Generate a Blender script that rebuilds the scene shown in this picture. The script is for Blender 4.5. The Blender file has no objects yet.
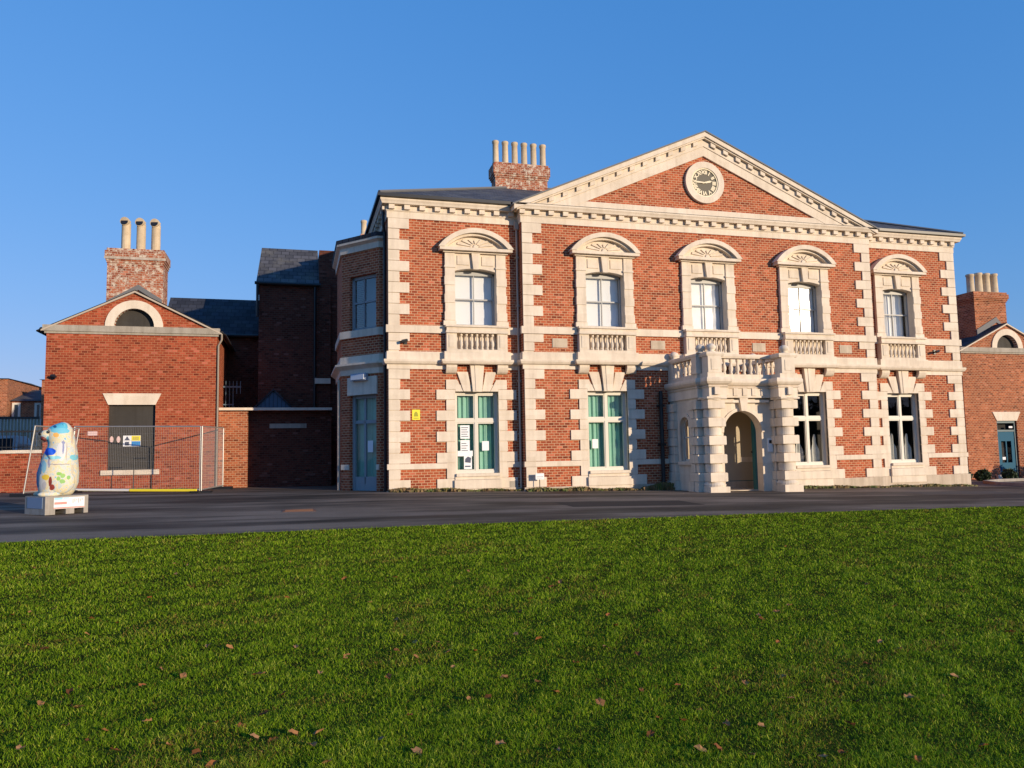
import bpy, math, random
import numpy as np
from mathutils import Vector, Matrix
random.seed(7)
rng = np.random.default_rng(7)
SC = bpy.context.scene
COL = SC.collection
R = math.radians

# ------------------------------------------------------------------ camera, sky, sun, exposure
YAW, PITCH, ROLL, FPX = R(15.6412), R(5.13887), R(-1.04498), 782.89
CAM = Vector((-2.6475, -22.7506, 1.0086))
fwd = Vector((math.sin(YAW)*math.cos(PITCH), math.cos(YAW)*math.cos(PITCH), math.sin(PITCH)))
rt = Vector((math.cos(YAW), -math.sin(YAW), 0)); up = rt.cross(fwd)
r2 = rt*math.cos(ROLL)+up*math.sin(ROLL); u2 = -rt*math.sin(ROLL)+up*math.cos(ROLL)
cd = bpy.data.cameras.new('camera'); co = bpy.data.objects.new('camera', cd); COL.objects.link(co)
m = Matrix((r2, u2, -fwd)).transposed().to_4x4(); m.translation = CAM
co.matrix_world = m
cd.sensor_width = 36; cd.lens = FPX/1024*36; cd.clip_end = 5000; cd.clip_start = .1
SC.camera = co

SUN_AZ, SUN_EL = R(34), R(9.5)          # to the right of the facade normal, towards -Y
S = Vector((math.sin(SUN_AZ)*math.cos(SUN_EL), -math.cos(SUN_AZ)*math.cos(SUN_EL), math.sin(SUN_EL)))
w = bpy.data.worlds.new('World'); SC.world = w; w.use_nodes = True
nt = w.node_tree; bg = nt.nodes['Background']
sky = nt.nodes.new('ShaderNodeTexSky'); sky.sky_type = 'NISHITA'; sky.sun_disc = False
sky.sun_elevation = SUN_EL; sky.sun_rotation = math.pi-SUN_AZ
sky.altitude = 100; sky.air_density = 1.0; sky.dust_density = 0; sky.ozone_density = 2.5; sky.air_density = 1.35
# the camera's own rendering of the sky: one tone curve per channel
sp = nt.nodes.new('ShaderNodeSeparateColor'); cm = nt.nodes.new('ShaderNodeCombineColor'); nt.links.new(sky.outputs[0], sp.inputs[0])
for i_, (gain, gam) in enumerate(((.38, .92), (.94, .52), (2.12, .39))):
    pw_ = nt.nodes.new('ShaderNodeMath'); pw_.operation = 'POWER'; pw_.inputs[1].default_value = gam
    ml_ = nt.nodes.new('ShaderNodeMath'); ml_.operation = 'MULTIPLY'; ml_.inputs[1].default_value = gain
    nt.links.new(sp.outputs[i_], pw_.inputs[0]); nt.links.new(pw_.outputs[0], ml_.inputs[0]); nt.links.new(ml_.outputs[0], cm.inputs[i_])
nt.links.new(cm.outputs[0], bg.inputs[0])
bg.inputs[1].default_value = .15
sd = bpy.data.lights.new('sun', 'SUN'); sd.energy = 3.25; sd.angle = R(.5); sd.color = (1, .81, .58)
so = bpy.data.objects.new('sun', sd); COL.objects.link(so); so.location = S*60
so.rotation_euler = S.to_track_quat('Z', 'Y').to_euler()
SC.view_settings.view_transform = 'Standard'; SC.view_settings.look = 'None'
SC.view_settings.exposure = .6; SC.view_settings.gamma = 1
SC.cycles.max_bounces = 6; SC.cycles.transparent_max_bounces = 12

# ------------------------------------------------------------------ materials
def mat(name, col=(.5,.5,.5), rough=.7, metal=0, spec=None):
    M = bpy.data.materials.new(name); M.use_nodes = True
    b = M.node_tree.nodes['Principled BSDF']
    b.inputs['Base Color'].default_value = (*col, 1); b.inputs['Roughness'].default_value = rough
    b.inputs['Metallic'].default_value = metal
    if spec is not None: b.inputs['Specular IOR Level'].default_value = spec
    return M
def N(M, t, **k):
    n = M.node_tree.nodes.new(t)
    for a, v in k.items(): setattr(n, a, v)
    return n
def L(M, a, b): M.node_tree.links.new(a, b)
def mixc(M, fac, a, b, mode='MIX'):
    n = N(M, 'ShaderNodeMix', data_type='RGBA', blend_type=mode)
    for i, v in ((0, fac), (6, a), (7, b)):
        if isinstance(v, (int, float)): n.inputs[i].default_value = v
        elif isinstance(v, tuple): n.inputs[i].default_value = (*v, 1)
        else: L(M, v, n.inputs[i])
    return n.outputs[2]
def noise(M, vec, scale, detail=4, rough=.6):
    n = N(M, 'ShaderNodeTexNoise'); n.inputs['Scale'].default_value = scale
    n.inputs['Detail'].default_value = detail; n.inputs['Roughness'].default_value = rough
    if vec is not None: L(M, vec, n.inputs['Vector'])
    return n.outputs['Fac']
def ramp(M, fac, stops):
    n = N(M, 'ShaderNodeValToRGB'); e = n.color_ramp.elements
    e[0].position, e[0].color = stops[0][0], (*stops[0][1], 1)
    e[1].position, e[1].color = stops[-1][0], (*stops[-1][1], 1)
    for p, c in stops[1:-1]:
        x = e.new(p); x.color = (*c, 1)
    L(M, fac, n.inputs[0]); return n.outputs[0]
def g(v): return (v, v, v)
def bump(M, h, s, d=.01):
    n = N(M, 'ShaderNodeBump'); n.inputs['Strength'].default_value = s; n.inputs['Distance'].default_value = d
    L(M, h, n.inputs['Height']); L(M, n.outputs[0], M.node_tree.nodes['Principled BSDF'].inputs['Normal'])
def wallvec(M):
    tc = N(M, 'ShaderNodeTexCoord')
    cr = N(M, 'ShaderNodeVectorMath', operation='CROSS_PRODUCT')
    L(M, tc.outputs['Normal'], cr.inputs[0]); cr.inputs[1].default_value = (0, 0, 1)
    nz = N(M, 'ShaderNodeVectorMath', operation='NORMALIZE'); L(M, cr.outputs[0], nz.inputs[0])
    dt = N(M, 'ShaderNodeVectorMath', operation='DOT_PRODUCT'); L(M, nz.outputs[0], dt.inputs[0]); L(M, tc.outputs['Object'], dt.inputs[1])
    sx = N(M, 'ShaderNodeSeparateXYZ'); L(M, tc.outputs['Object'], sx.inputs[0])
    cb = N(M, 'ShaderNodeCombineXYZ'); L(M, dt.outputs['Value'], cb.inputs[0]); L(M, sx.outputs[2], cb.inputs[1])
    return tc.outputs['Object'], cb.outputs[0]
def brick(name, c1, c2, mortar, pale=.06, stain=.35, bw=.172, bh=.0775, msz=.009, patch=None, pth=.66):
    M = mat(name, rough=.9, spec=.25)
    ob, uv = wallvec(M)
    def bt(a, b, mo, ms):
        n = N(M, 'ShaderNodeTexBrick'); n.offset = .5
        L(M, uv, n.inputs['Vector']); n.inputs['Scale'].default_value = 1
        n.inputs['Mortar Size'].default_value = ms; n.inputs['Mortar Smooth'].default_value = .2
        n.inputs['Brick Width'].default_value = bw; n.inputs['Row Height'].default_value = bh
        n.inputs['Color1'].default_value = (*a, 1); n.inputs['Color2'].default_value = (*b, 1); n.inputs['Mortar'].default_value = (*mo, 1)
        return n
    # every brick its own random value
    rb = bt((0,0,0), (1,1,1), (.5,.5,.5), 0)
    col = ramp(M, rb.outputs['Color'], [(0, tuple(x*.6 for x in c1)), (.10, c1), (.6, c2), (.93, tuple(min(1, x*1.2) for x in c2)), (1-pale*.2, tuple(min(1,x*1.35+.05) for x in c2))])
    nb = noise(M, ob, .55, 5); col = mixc(M, stain, col, ramp(M, nb, [(.35, g(.35)), (.65, g(1))]), 'MULTIPLY')
    nf = noise(M, ob, 9, 4); col = mixc(M, .5, col, ramp(M, nf, [(.3, g(.62)), (.7, g(1.0))]), 'MULTIPLY')
    if patch:
        npx = noise(M, ob, 6, 5, .8); col = mixc(M, ramp(M, npx, [(pth, g(0)), (pth+.08, g(patch))]), col, (.62, .55, .45))
    mk = bt((0,0,0), (0,0,0), (1,1,1), msz)
    col = mixc(M, mk.outputs['Fac'], col, mortar)
    L(M, col, M.node_tree.nodes['Principled BSDF'].inputs['Base Color'])
    inv = N(M, 'ShaderNodeMath', operation='SUBTRACT'); inv.inputs[0].default_value = 1; L(M, mk.outputs['Fac'], inv.inputs[1])
    bump(M, inv.outputs[0], .5, .008)
    return M
def stone(name, c, stain=.25, rough=.75, scale=1.5):
    M = mat(name, rough=rough, spec=.3)
    tc = N(M, 'ShaderNodeTexCoord'); ob = tc.outputs['Object']
    a = noise(M, ob, scale, 6, .65); b = noise(M, ob, 14, 4)
    mp = N(M, 'ShaderNodeMapping'); mp.inputs['Scale'].default_value = (5, 5, .5); L(M, ob, mp.inputs[0])
    d = noise(M, mp.outputs[0], 1.2, 4)
    col = mixc(M, stain, c, ramp(M, a, [(.3, (.55,.5,.44)), (.62, (1,1,1))]), 'MULTIPLY')
    col = mixc(M, stain*.9, col, ramp(M, d, [(.35, (.5,.46,.42)), (.55, (1,1,1))]), 'MULTIPLY')
    col = mixc(M, .25, col, ramp(M, b, [(.3, g(.8)), (.6, g(1))]), 'MULTIPLY')
    sxz = N(M, 'ShaderNodeSeparateXYZ'); L(M, ob, sxz.inputs[0]); cxz = N(M, 'ShaderNodeCombineXYZ'); L(M, sxz.outputs[0], cxz.inputs[0]); L(M, sxz.outputs[2], cxz.inputs[1])
    bb = N(M, 'ShaderNodeTexBrick'); bb.inputs['Scale'].default_value = 1; bb.inputs['Brick Width'].default_value = .66; bb.inputs['Row Height'].default_value = .31; bb.inputs['Mortar Size'].default_value = 0
    bb.inputs['Color1'].default_value = (.80,.77,.72,1); bb.inputs['Color2'].default_value = (1,1,1,1); bb.inputs['Mortar'].default_value = (1,1,1,1); L(M, cxz.outputs[0], bb.inputs['Vector'])
    col = mixc(M, .45, col, bb.outputs['Color'], 'MULTIPLY')
    L(M, col, M.node_tree.nodes['Principled BSDF'].inputs['Base Color'])
    bump(M, b, .15, .004)
    return M
def slate(name, c, lichen=.3):
    M = mat(name, rough=.8, spec=.3)
    tc = N(M, 'ShaderNodeTexCoord'); ob = tc.outputs['Object']
    sx = N(M, 'ShaderNodeSeparateXYZ'); L(M, ob, sx.inputs[0])
    cb = N(M, 'ShaderNodeCombineXYZ'); L(M, sx.outputs[0], cb.inputs[0]); L(M, sx.outputs[1], cb.inputs[1])
    n = N(M, 'ShaderNodeTexBrick'); n.offset = .5; L(M, cb.outputs[0], n.inputs['Vector']); n.inputs['Scale'].default_value = 1
    n.inputs['Brick Width'].default_value = .3; n.inputs['Row Height'].default_value = .22; n.inputs['Mortar Size'].default_value = .01
    n.inputs['Color1'].default_value = (*[x*.7 for x in c], 1); n.inputs['Color2'].default_value = (*[x*1.35 for x in c], 1); n.inputs['Mortar'].default_value = (.01,.01,.012,1)
    a = noise(M, ob, 1.3, 6, .7)
    col = mixc(M, ramp(M, a, [(.5, g(0)), (.72, g(lichen))]), n.outputs['Color'], (.22,.20,.15))
    L(M, col, M.node_tree.nodes['Principled BSDF'].inputs['Base Color'])
    bump(M, n.outputs['Fac'], -.4, .01)
    return M
def glass(name, rough=.02, tint=(1,1,1), base=.08):
    M = bpy.data.materials.new(name); M.use_nodes = True; t = M.node_tree; t.nodes.remove(t.nodes['Principled BSDF'])
    tr = t.nodes.new('ShaderNodeBsdfTransparent'); tr.inputs[0].default_value = (*tint, 1)
    gl = t.nodes.new('ShaderNodeBsdfGlossy'); gl.inputs['Roughness'].default_value = rough
    fr = t.nodes.new('ShaderNodeFresnel'); ge = t.nodes.new('ShaderNodeNewGeometry')     # thin pane: the same index from either face
    io = t.nodes.new('ShaderNodeMath'); io.operation = 'MULTIPLY_ADD'; io.inputs[1].default_value = 1/1.5-1.5; io.inputs[2].default_value = 1.5
    t.links.new(ge.outputs['Backfacing'], io.inputs[0]); t.links.new(io.outputs[0], fr.inputs[0])
    ad = t.nodes.new('ShaderNodeMath'); ad.operation = 'ADD'; ad.use_clamp = True; ad.inputs[1].default_value = base
    t.links.new(fr.outputs[0], ad.inputs[0])
    mx = t.nodes.new('ShaderNodeMixShader'); t.links.new(ad.outputs[0], mx.inputs[0]); t.links.new(tr.outputs[0], mx.inputs[1]); t.links.new(gl.outputs[0], mx.inputs[2])
    tc = t.nodes.new('ShaderNodeTexCoord'); no = t.nodes.new('ShaderNodeTexNoise'); no.inputs['Scale'].default_value = 1.3
    bu = t.nodes.new('ShaderNodeBump'); bu.inputs['Strength'].default_value = .12; bu.inputs['Distance'].default_value = .05
    t.links.new(tc.outputs['Object'], no.inputs['Vector']); t.links.new(no.outputs['Fac'], bu.inputs['Height']); t.links.new(bu.outputs[0], gl.inputs['Normal'])
    t.links.new(mx.outputs[0], t.nodes['Material Output'].inputs[0]); return M

BR = brick('brick_mansion', (.34,.066,.027), (.46,.11,.045), (.55,.35,.21), stain=.3, patch=.4)
BRW = brick('brick_wing', (.31,.052,.024), (.39,.078,.034), (.40,.17,.085), stain=.4)
BRR = brick('brick_worn', (.31,.075,.032), (.44,.13,.055), (.45,.28,.17), stain=.5, patch=.6)
BRO = brick('brick_old_shaded', (.11,.028,.018), (.16,.045,.026), (.10,.06,.045), stain=.7)  # old brick, base colour darkened to deepen the shade on the rear walls
BRC = brick('brick_chimney', (.30,.065,.032), (.42,.12,.055), (.45,.33,.24), stain=.4, patch=.95, pth=.50)
ST = stone('painted_stone', (.80,.695,.57), .25)
STD = stone('weathered_stone', (.62,.52,.41), .4)
STG = stone('grey_band_stone', (.42,.38,.32), .4)
WH = mat('white_joinery', (.64,.60,.52), .5)
SASH = mat('pale_grey_sash', (.38,.38,.37), .5)
GREYP = mat('grey_joinery', (.30,.33,.35), .6, 0, .2)
SL = slate('slate_grey', (.075,.075,.085), .5)
SLB = slate('slate_dark', (.035,.038,.05), .12)
LEAD = mat('lead_flashing', (.14,.14,.145), .7)
GUT = mat('black_gutter', (.012,.013,.016), .4)
POT = stone('buff_clay', (.68,.55,.38), .35, .8, 6)
GL = glass('window_glass', base=0)
GLU = glass('upper_window_glass', .07, base=.05)
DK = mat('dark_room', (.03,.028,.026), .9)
BLIND = mat('white_blind', (.76,.77,.76), .8)
def fabric(name, c):
    M = mat(name, c, .85); tc = N(M, 'ShaderNodeTexCoord'); n = noise(M, tc.outputs['Object'], 8, 3)
    L(M, mixc(M, .3, c, ramp(M, n, [(.3, g(.7)), (.7, g(1))]), 'MULTIPLY'), M.node_tree.nodes['Principled BSDF'].inputs['Base Color']); return M
GRN = fabric('green_curtain', (.25,.50,.39)); WCUR = fabric('pale_net_curtain', (.5,.5,.45))
TEAL = mat('teal_paint', (.015,.13,.15), .4); BLUED = mat('blue_door_paint', (.006,.09,.16), .6, 0, .2)
PLAS = mat('cream_plaster', (.50,.42,.30), .85)
GALV = mat('galvanised_steel', (.42,.41,.39), .45, .5)
BOARD = stone('grey_hoarding', (.055,.05,.045), .4)
YEL = mat('yellow_sign', (.85,.72,.03), .5); WSG = mat('white_sign', (.8,.8,.8), .5); PAPER = mat('paper', (.82,.83,.85), .7)
INK = mat('printed_ink', (.06,.07,.12), .6); BLU = mat('blue_print', (.02,.22,.55), .5); REDI = mat('red_print', (.75,.10,.08), .5); CYA = mat('pale_blue_print', (.35,.65,.78), .5)
BLK = mat('black_plastic', (.015,.015,.017), .4); GOLD = mat('gilt', (.80,.70,.50), .6); DIAL = mat('dial_grey', (.17,.155,.125), .7, 0, .1)
PINKM = mat('pink_sign', (.7,.5,.47), .6)
BROWNP = mat('brown_pipe', (.20,.10,.07), .5); CREAMP = mat('cream_pipe', (.48,.40,.31), .5)
CONC = stone('concrete', (.40,.37,.33), .35, .85, 5)
RAILB = mat('blue_grey_rail', (.10,.16,.20), .5)

# ------------------------------------------------------------------ mesh builder
class MB:
    def __init__(s): s.v = []; s.f = []; s.cuts = []
    def add(s, vs, fs):
        o = len(s.v); s.cuts.append((o, len(s.f))); s.v += [tuple(v) for v in vs]; s.f += [tuple(i+o for i in f) for f in fs]; return s
    def box(s, x0, x1, y0, y1, z0, z1):
        return s.add([(x,y,z) for z in (z0,z1) for y in (y0,y1) for x in (x0,x1)],
                     [(0,2,3,1),(4,5,7,6),(0,1,5,4),(2,6,7,3),(0,4,6,2),(1,3,7,5)])
    def quad(s, a, b, c, d): return s.add([a,b,c,d], [(0,1,2,3)])
    def prism(s, poly, y0, y1):            # polygon in XZ pushed along Y
        n = len(poly)
        return s.add([(x,y0,z) for x,z in poly]+[(x,y1,z) for x,z in poly],
                     [tuple(range(n)), tuple(range(2*n-1, n-1, -1))]+[(i, n+i, n+(i+1)%n, (i+1)%n) for i in range(n)])
    def slab(s, poly, z0, z1):             # polygon in XY raised along Z
        n = len(poly)
        return s.add([(x,y,z0) for x,y in poly]+[(x,y,z1) for x,y in poly],
                     [tuple(range(n-1,-1,-1)), tuple(range(n, 2*n))]+[(i, (i+1)%n, n+(i+1)%n, n+i) for i in range(n)])
    def strip(s, inner, outer, y0, y1):    # band between two matching XZ polylines
        for i in range(len(inner)-1):
            s.prism([inner[i], inner[i+1], outer[i+1], outer[i]], y0, y1)
        return s
    def lathe(s, prof, c, seg=16, axis='z'):
        n = len(prof); vs = []; fs = []
        for j in range(seg):
            a = 2*math.pi*j/seg
            for r, h in prof:
                p = (r*math.cos(a), r*math.sin(a), h) if axis == 'z' else (r*math.cos(a), h, r*math.sin(a))
                vs.append((c[0]+p[0], c[1]+p[1], c[2]+p[2]))
        for j in range(seg):
            k = (j+1) % seg
            for i in range(n-1): fs.append((j*n+i, k*n+i, k*n+i+1, j*n+i+1))
        fs.append(tuple(j*n for j in range(seg))[::-1]); fs.append(tuple(j*n+n-1 for j in range(seg)))
        return s.add(vs, fs)
    def tube(s, pts, r, seg=8):
        pts = [Vector(p) for p in pts]; n = len(pts); vs = []; fs = []
        ref = Vector((0,0,1)); 
        for i, p in enumerate(pts):
            t = (pts[min(i+1,n-1)]-pts[max(i-1,0)]).normalized()
            a = ref if abs(t.z) < .9 else Vector((1,0,0))
            u = t.cross(a).normalized(); v = t.cross(u)
            for j in range(seg):
                q = 2*math.pi*j/seg; vs.append(p+(u*math.cos(q)+v*math.sin(q))*r)
        for i in range(n-1):
            for j in range(seg):
                k = (j+1) % seg; fs.append((i*seg+j, i*seg+k, (i+1)*seg+k, (i+1)*seg+j))
        fs.append(tuple(range(seg))[::-1]); fs.append(tuple(range((n-1)*seg, n*seg)))
        return s.add(vs, fs)
    def sweep(s, plan, prof):              # mitred moulding: plan polyline in XY (outward on the right), prof [(out, z)]
        P = [Vector(p) for p in plan]; n = len(P); off = []
        for i in range(n):
            d = []
            if i > 0: d.append((P[i]-P[i-1]).normalized())
            if i < n-1: d.append((P[i+1]-P[i]).normalized())
            ns = [Vector((q.y, -q.x)) for q in d]
            b = sum(ns, Vector((0,0))).normalized(); off.append(b/max(.3, b.dot(ns[0])))
        k = len(prof); vs = []; fs = []
        for i in range(n):
            for o, z in prof: vs.append((P[i].x+off[i].x*o, P[i].y+off[i].y*o, z))
        for i in range(n-1):
            for j in range(k):
                jj = (j+1) % k; fs.append((i*k+j, (i+1)*k+j, (i+1)*k+jj, i*k+jj))
        fs.append(tuple(range(k))); fs.append(tuple(range((n-1)*k, n*k))[::-1])
        return s.add(vs, fs)
    def each(s, name, material, parent=None, smooth=False):      # one object per piece added
        out = []
        for i, (v0, f0) in enumerate(s.cuts):
            v1, f1 = s.cuts[i+1] if i+1 < len(s.cuts) else (len(s.v), len(s.f))
            q = MB(); q.v = s.v[v0:v1]; q.f = [tuple(k-v0 for k in f) for f in s.f[f0:f1]]; out.append(q.build(name, material, parent, smooth))
        return out
    def build(s, name, material, parent=None, smooth=False):
        me = bpy.data.meshes.new(name); me.from_pydata(s.v, [], s.f)
        import bmesh
        b = bmesh.new(); b.from_mesh(me); bmesh.ops.recalc_face_normals(b, faces=b.faces); b.to_mesh(me); b.free()
        if smooth:
            for p in me.polygons: p.use_smooth = True
        me.materials.append(material)
        o = bpy.data.objects.new(name, me); COL.objects.link(o)
        if parent:
            o.parent = parent
            T = parent
            off = Vector((0,0,0))
            while T: off += T.location; T = T.parent
            o.location = -off
        return o
def tag(o, label=None, cat=None, group=None, kind=None):
    for k, v in (('label', label), ('category', cat), ('group', group), ('kind', kind)):
        if v: o[k] = v
    return o
def empty(name, loc, label, cat, group=None):
    o = bpy.data.objects.new(name, None); COL.objects.link(o); o.location = loc; o.empty_display_size = .3
    return tag(o, label, cat, group)
def copy_tree(o, parent=None, loc=None):
    c = o.copy(); COL.objects.link(c)
    if parent: c.parent = parent
    if loc is not None: c.location = loc
    for ch in list(o.children): copy_tree(ch, c)
    return c
def arc(cx, cz, r, a0, a1, n):
    return [(cx+r*math.cos(R(a0+(a1-a0)*i/n)), cz+r*math.sin(R(a0+(a1-a0)*i/n))) for i in range(n+1)]
def seg_arc(cx, half, z0, rise, n=16):     # circular segment from left to right
    r = (half*half+rise*rise)/(2*rise); a = math.degrees(math.asin(min(1, half/r)))
    return arc(cx, z0+rise-r, r, 90+a, 90-a, n)
def wall(mb, x0, x1, z0, z1, holes, y, back):   # front wall at y with holes (hx0,hx1,hz0,hz1); thickness to 'back'
    xs = sorted({x0, x1, *[h[i] for h in holes for i in (0,1)]}); zs = sorted({z0, z1, *[h[i] for h in holes for i in (2,3)]})
    for yy in (y, back):
        for a, b in zip(xs, xs[1:]):
            for c, d in zip(zs, zs[1:]):
                mx, mz = (a+b)/2, (c+d)/2
                if any(h[0] < mx < h[1] and h[2] < mz < h[3] for h in holes): continue
                mb.quad((a,yy,c),(b,yy,c),(b,yy,d),(a,yy,d))
    for h in holes:
        for a, b in ((h[0],h[0]),(h[1],h[1])): mb.quad((a,y,h[2]),(a,y,h[3]),(a,back,h[3]),(a,back,h[2]))
        for c in (h[2], h[3]): mb.quad((h[0],y,c),(h[1],y,c),(h[1],back,c),(h[0],back,c))
    return mb
def gz(x, y): return .01*min(max(-x,0),12)-.02*min(max(x,0),22)+.024*max(min(y+3,0),-27)

# ------------------------------------------------------------------ ground
def terrain(name, xs, ys, lift, material, label):
    mb = MB(); n = len(ys)
    mb.v = [(x, y, gz(x,y)+lift) for x in xs for y in ys]
    mb.f = [(i*n+j, (i+1)*n+j, (i+1)*n+j+1, i*n+j+1) for i in range(len(xs)-1) for j in range(n-1)]
    return tag(mb.build(name, material), label, None, None, 'structure')
EARTH = stone('earth', (.07,.075,.045), .5)
terrain('ground', [-900,-200,-60,-12,-6,0,10,22,60,200,900], [-900,-200,-60,-30,-15,-3,10,40,100,300,900], -.03, EARTH, 'ground stretching away to the horizon')
TAR = mat('tarmac', rough=.95, spec=.03)
tc = N(TAR, 'ShaderNodeTexCoord'); ob = tc.outputs['Object']
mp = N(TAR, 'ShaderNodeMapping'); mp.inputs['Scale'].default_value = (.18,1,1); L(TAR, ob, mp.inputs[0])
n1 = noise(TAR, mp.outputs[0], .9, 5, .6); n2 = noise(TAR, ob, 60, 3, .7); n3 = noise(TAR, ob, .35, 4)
c = ramp(TAR, n1, [(.40, (.075,.060,.046)), (.5, (.15,.118,.090)), (.58, (.25,.195,.148))])  # long shadow bands painted into the tarmac colour by the stretched noise
c = mixc(TAR, .6, c, ramp(TAR, n2, [(.25, g(.5)), (.75, g(1.25))]), 'MULTIPLY')
c = mixc(TAR, .5, c, ramp(TAR, n3, [(.35, g(.6)), (.6, g(1.1))]), 'MULTIPLY')
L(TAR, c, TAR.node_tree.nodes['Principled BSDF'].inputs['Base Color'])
L(TAR, ramp(TAR, n1, [(.35, g(.62)), (.65, g(.85))]), TAR.node_tree.nodes['Principled BSDF'].inputs['Roughness'])
bump(TAR, n2, .35, .006)
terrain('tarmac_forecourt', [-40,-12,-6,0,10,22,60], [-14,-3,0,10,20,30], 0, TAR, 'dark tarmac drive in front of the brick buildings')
EDGE = [(-45,-10.6),(-12,-10.5),(-6.6,-10.3),(-3.2,-10.1),(0,-9.85),(1.1,-9.75),(6.6,-9.1),(10,-8.85),(13.6,-8.55),(22,-8.0),(60,-6.8)]
def edge_y(x): return float(np.interp(x, [e[0] for e in EDGE], [e[1] for e in EDGE]))
for i_, (x0_, x1_, y0_, y1_, k_) in enumerate(((3.2,6.4,-6.6,-5.3,.055),(-11.5,-8.9,-2.6,-1.2,.075),(14.5,17.8,-4.6,-3.4,.12))):
    PM = mat('tarmac_repair', (k_, k_*.82, k_*.68), .9, 0, .12)
    q_ = MB().quad((x0_,y0_,gz(x0_,y0_)+.004),(x1_,y0_,gz(x1_,y0_)+.004),(x1_,y1_,gz(x1_,y1_)+.004),(x0_,y1_,gz(x0_,y1_)+.004)).build('tarmac_patch', PM)
    tag(q_, ('darker repair patch in the tarmac in front of the windows left of the porch','worn patch of tarmac near the mesh fencing','paler patch of tarmac in front of the right hand windows')[i_], None, None, 'structure')
LAWN = mat('lawn_soil', rough=1, spec=0)
tc = N(LAWN, 'ShaderNodeTexCoord'); ob = tc.outputs['Object']
a = noise(LAWN, ob, 1.1, 6, .65); b = noise(LAWN, ob, 30, 4, .7)
c = ramp(LAWN, a, [(.3, (.038,.042,.010)), (.5, (.05,.07,.010)), (.7, (.07,.095,.014))])
c = mixc(LAWN, .7, c, ramp(LAWN, b, [(.3, g(.45)), (.7, g(1.2))]), 'MULTIPLY')
L(LAWN, c, LAWN.node_tree.nodes['Principled BSDF'].inputs['Base Color']); bump(LAWN, b, .8, .03)
mb = MB(); xs = sorted({*[e[0] for e in EDGE], -12, 0, 22}); ts = []
for x in xs:
    e = edge_y(x); 
    for y in (e, e, -11.2, -20, -30, -70): mb.v.append((x, y, gz(x,y)+.035))
    mb.v[-6] = (x, e, gz(x,e)-.02)
mb.f = [(i*6+j, (i+1)*6+j, (i+1)*6+j+1, i*6+j+1) for i in range(len(xs)-1) for j in range(5)]
tag(mb.build('lawn', LAWN), 'wide green lawn sloping gently away from the drive', None, None, 'structure')

# ------------------------------------------------------------------ the mansion
XC = 10.27; YF = -.38
mansion = empty('brick_mansion', (XC, 0, 0), 'large red brick mansion with cream stone dressings, clock pediment and columned porch', 'mansion')
UP = dict(zs=4.84, zt=6.50)
# walls
W_SIDE = (2.62, 17.95); W_MID = (6.65, 10.25, 13.85)
wm = MB()
def uh(c): return (c-.72, c+.72, 4.86, 6.9)
def lh(c): return (c-.72, c+.72, .40, 3.0)
wall(wm, 0, 4.0, -1.0, 8.3, [uh(2.62), lh(2.62)], 0, .36)
wall(wm, 16.56, 20.55, -1.2, 8.3, [uh(17.95), lh(17.95)], 0, .36)
wall(wm, 4.0, 16.56, -1.0, 8.3, [uh(6.65), uh(10.25), uh(13.85), lh(6.65), lh(13.85), (9.55, 10.60, -.6, 2.25)], YF, YF+.36)
for x in (4.0, 16.56):
    wm.quad((x,0,-1),(x,YF,-1),(x,YF,8.3),(x,0,8.3)); wm.quad((x+.002,.36,-1),(x+.002,YF+.36,-1),(x+.002,YF+.36,8.3),(x+.002,.36,8.3))
# side and back walls (the left one has a hole behind the bay)
for x in (0, 20.55):
    wm.quad((x,0,-1.2),(x,11.6,-1.2),(x,11.6,8.3),(x,0,8.3))
wm.quad((0,11.6,-1.2),(20.55,11.6,-1.2),(20.55,11.6,8.3),(0,11.6,8.3))
# tympanum
wm.prism([(4.6,8.4),(15.94,8.4),(XC,10.95)], YF, YF+.3)
wm.build('wall', BR, mansion)
fl = MB(); fl.box(.1, 20.45, .36, 11.5, 3.9, 4.05); fl.box(.1, 20.45, .36, 11.5, 8.05, 8.15); fl.build('floor_slab', DK, mansion)
ip = MB(); ip.box(.05,9.42,2.2,2.3,-1,3.9); ip.box(10.73,20.5,2.2,2.3,-1,3.9); ip.box(.05,20.5,2.2,2.3,4.06,8.04); ip.build('inner_partition', DK, mansion)

ROWS_L = [3.55,3.25,2.96,2.65,2.34,2.03,1.72,1.41,1.10,.79]
ROWS_U = [8.05-.321*i for i in range(11)]
SILLB = [4.63-.265*i for i in range(3)]
def quoins(x, d, y, nm='quoin_strip', z_end=-.9, both=False, rows_lo=True):    # x corner, d=+1 towards right
    q = MB(); B = .045
    def blk(wd, z1, z0):
        a, b = sorted((x, x+d*wd)); q.box(a, b, y-B, y+.05, z0+.009, z1-.009)
    for i in range(10): blk(.62 if i % 2 == 0 else .33, ROWS_U[i], ROWS_U[i+1])
    blk(.62, 4.62, 4.365); blk(.33, 4.365, 4.10)
    for i in range(9): blk(.62 if i % 2 == 0 else .33, ROWS_L[i], ROWS_L[i+1])
    blk(.33, .63, .335); blk(.62, .335, .03)
    a, b = sorted((x+d*.003, x+d*.31)); q.box(a, b, y-.012, y+.05, -.0, 8.05)
    return q.build(nm, ST, mansion)
quoins(0, 1, 0); quoins(20.55, -1, 0); quoins(4.0, 1, YF); quoins(16.56, -1, YF)
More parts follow.
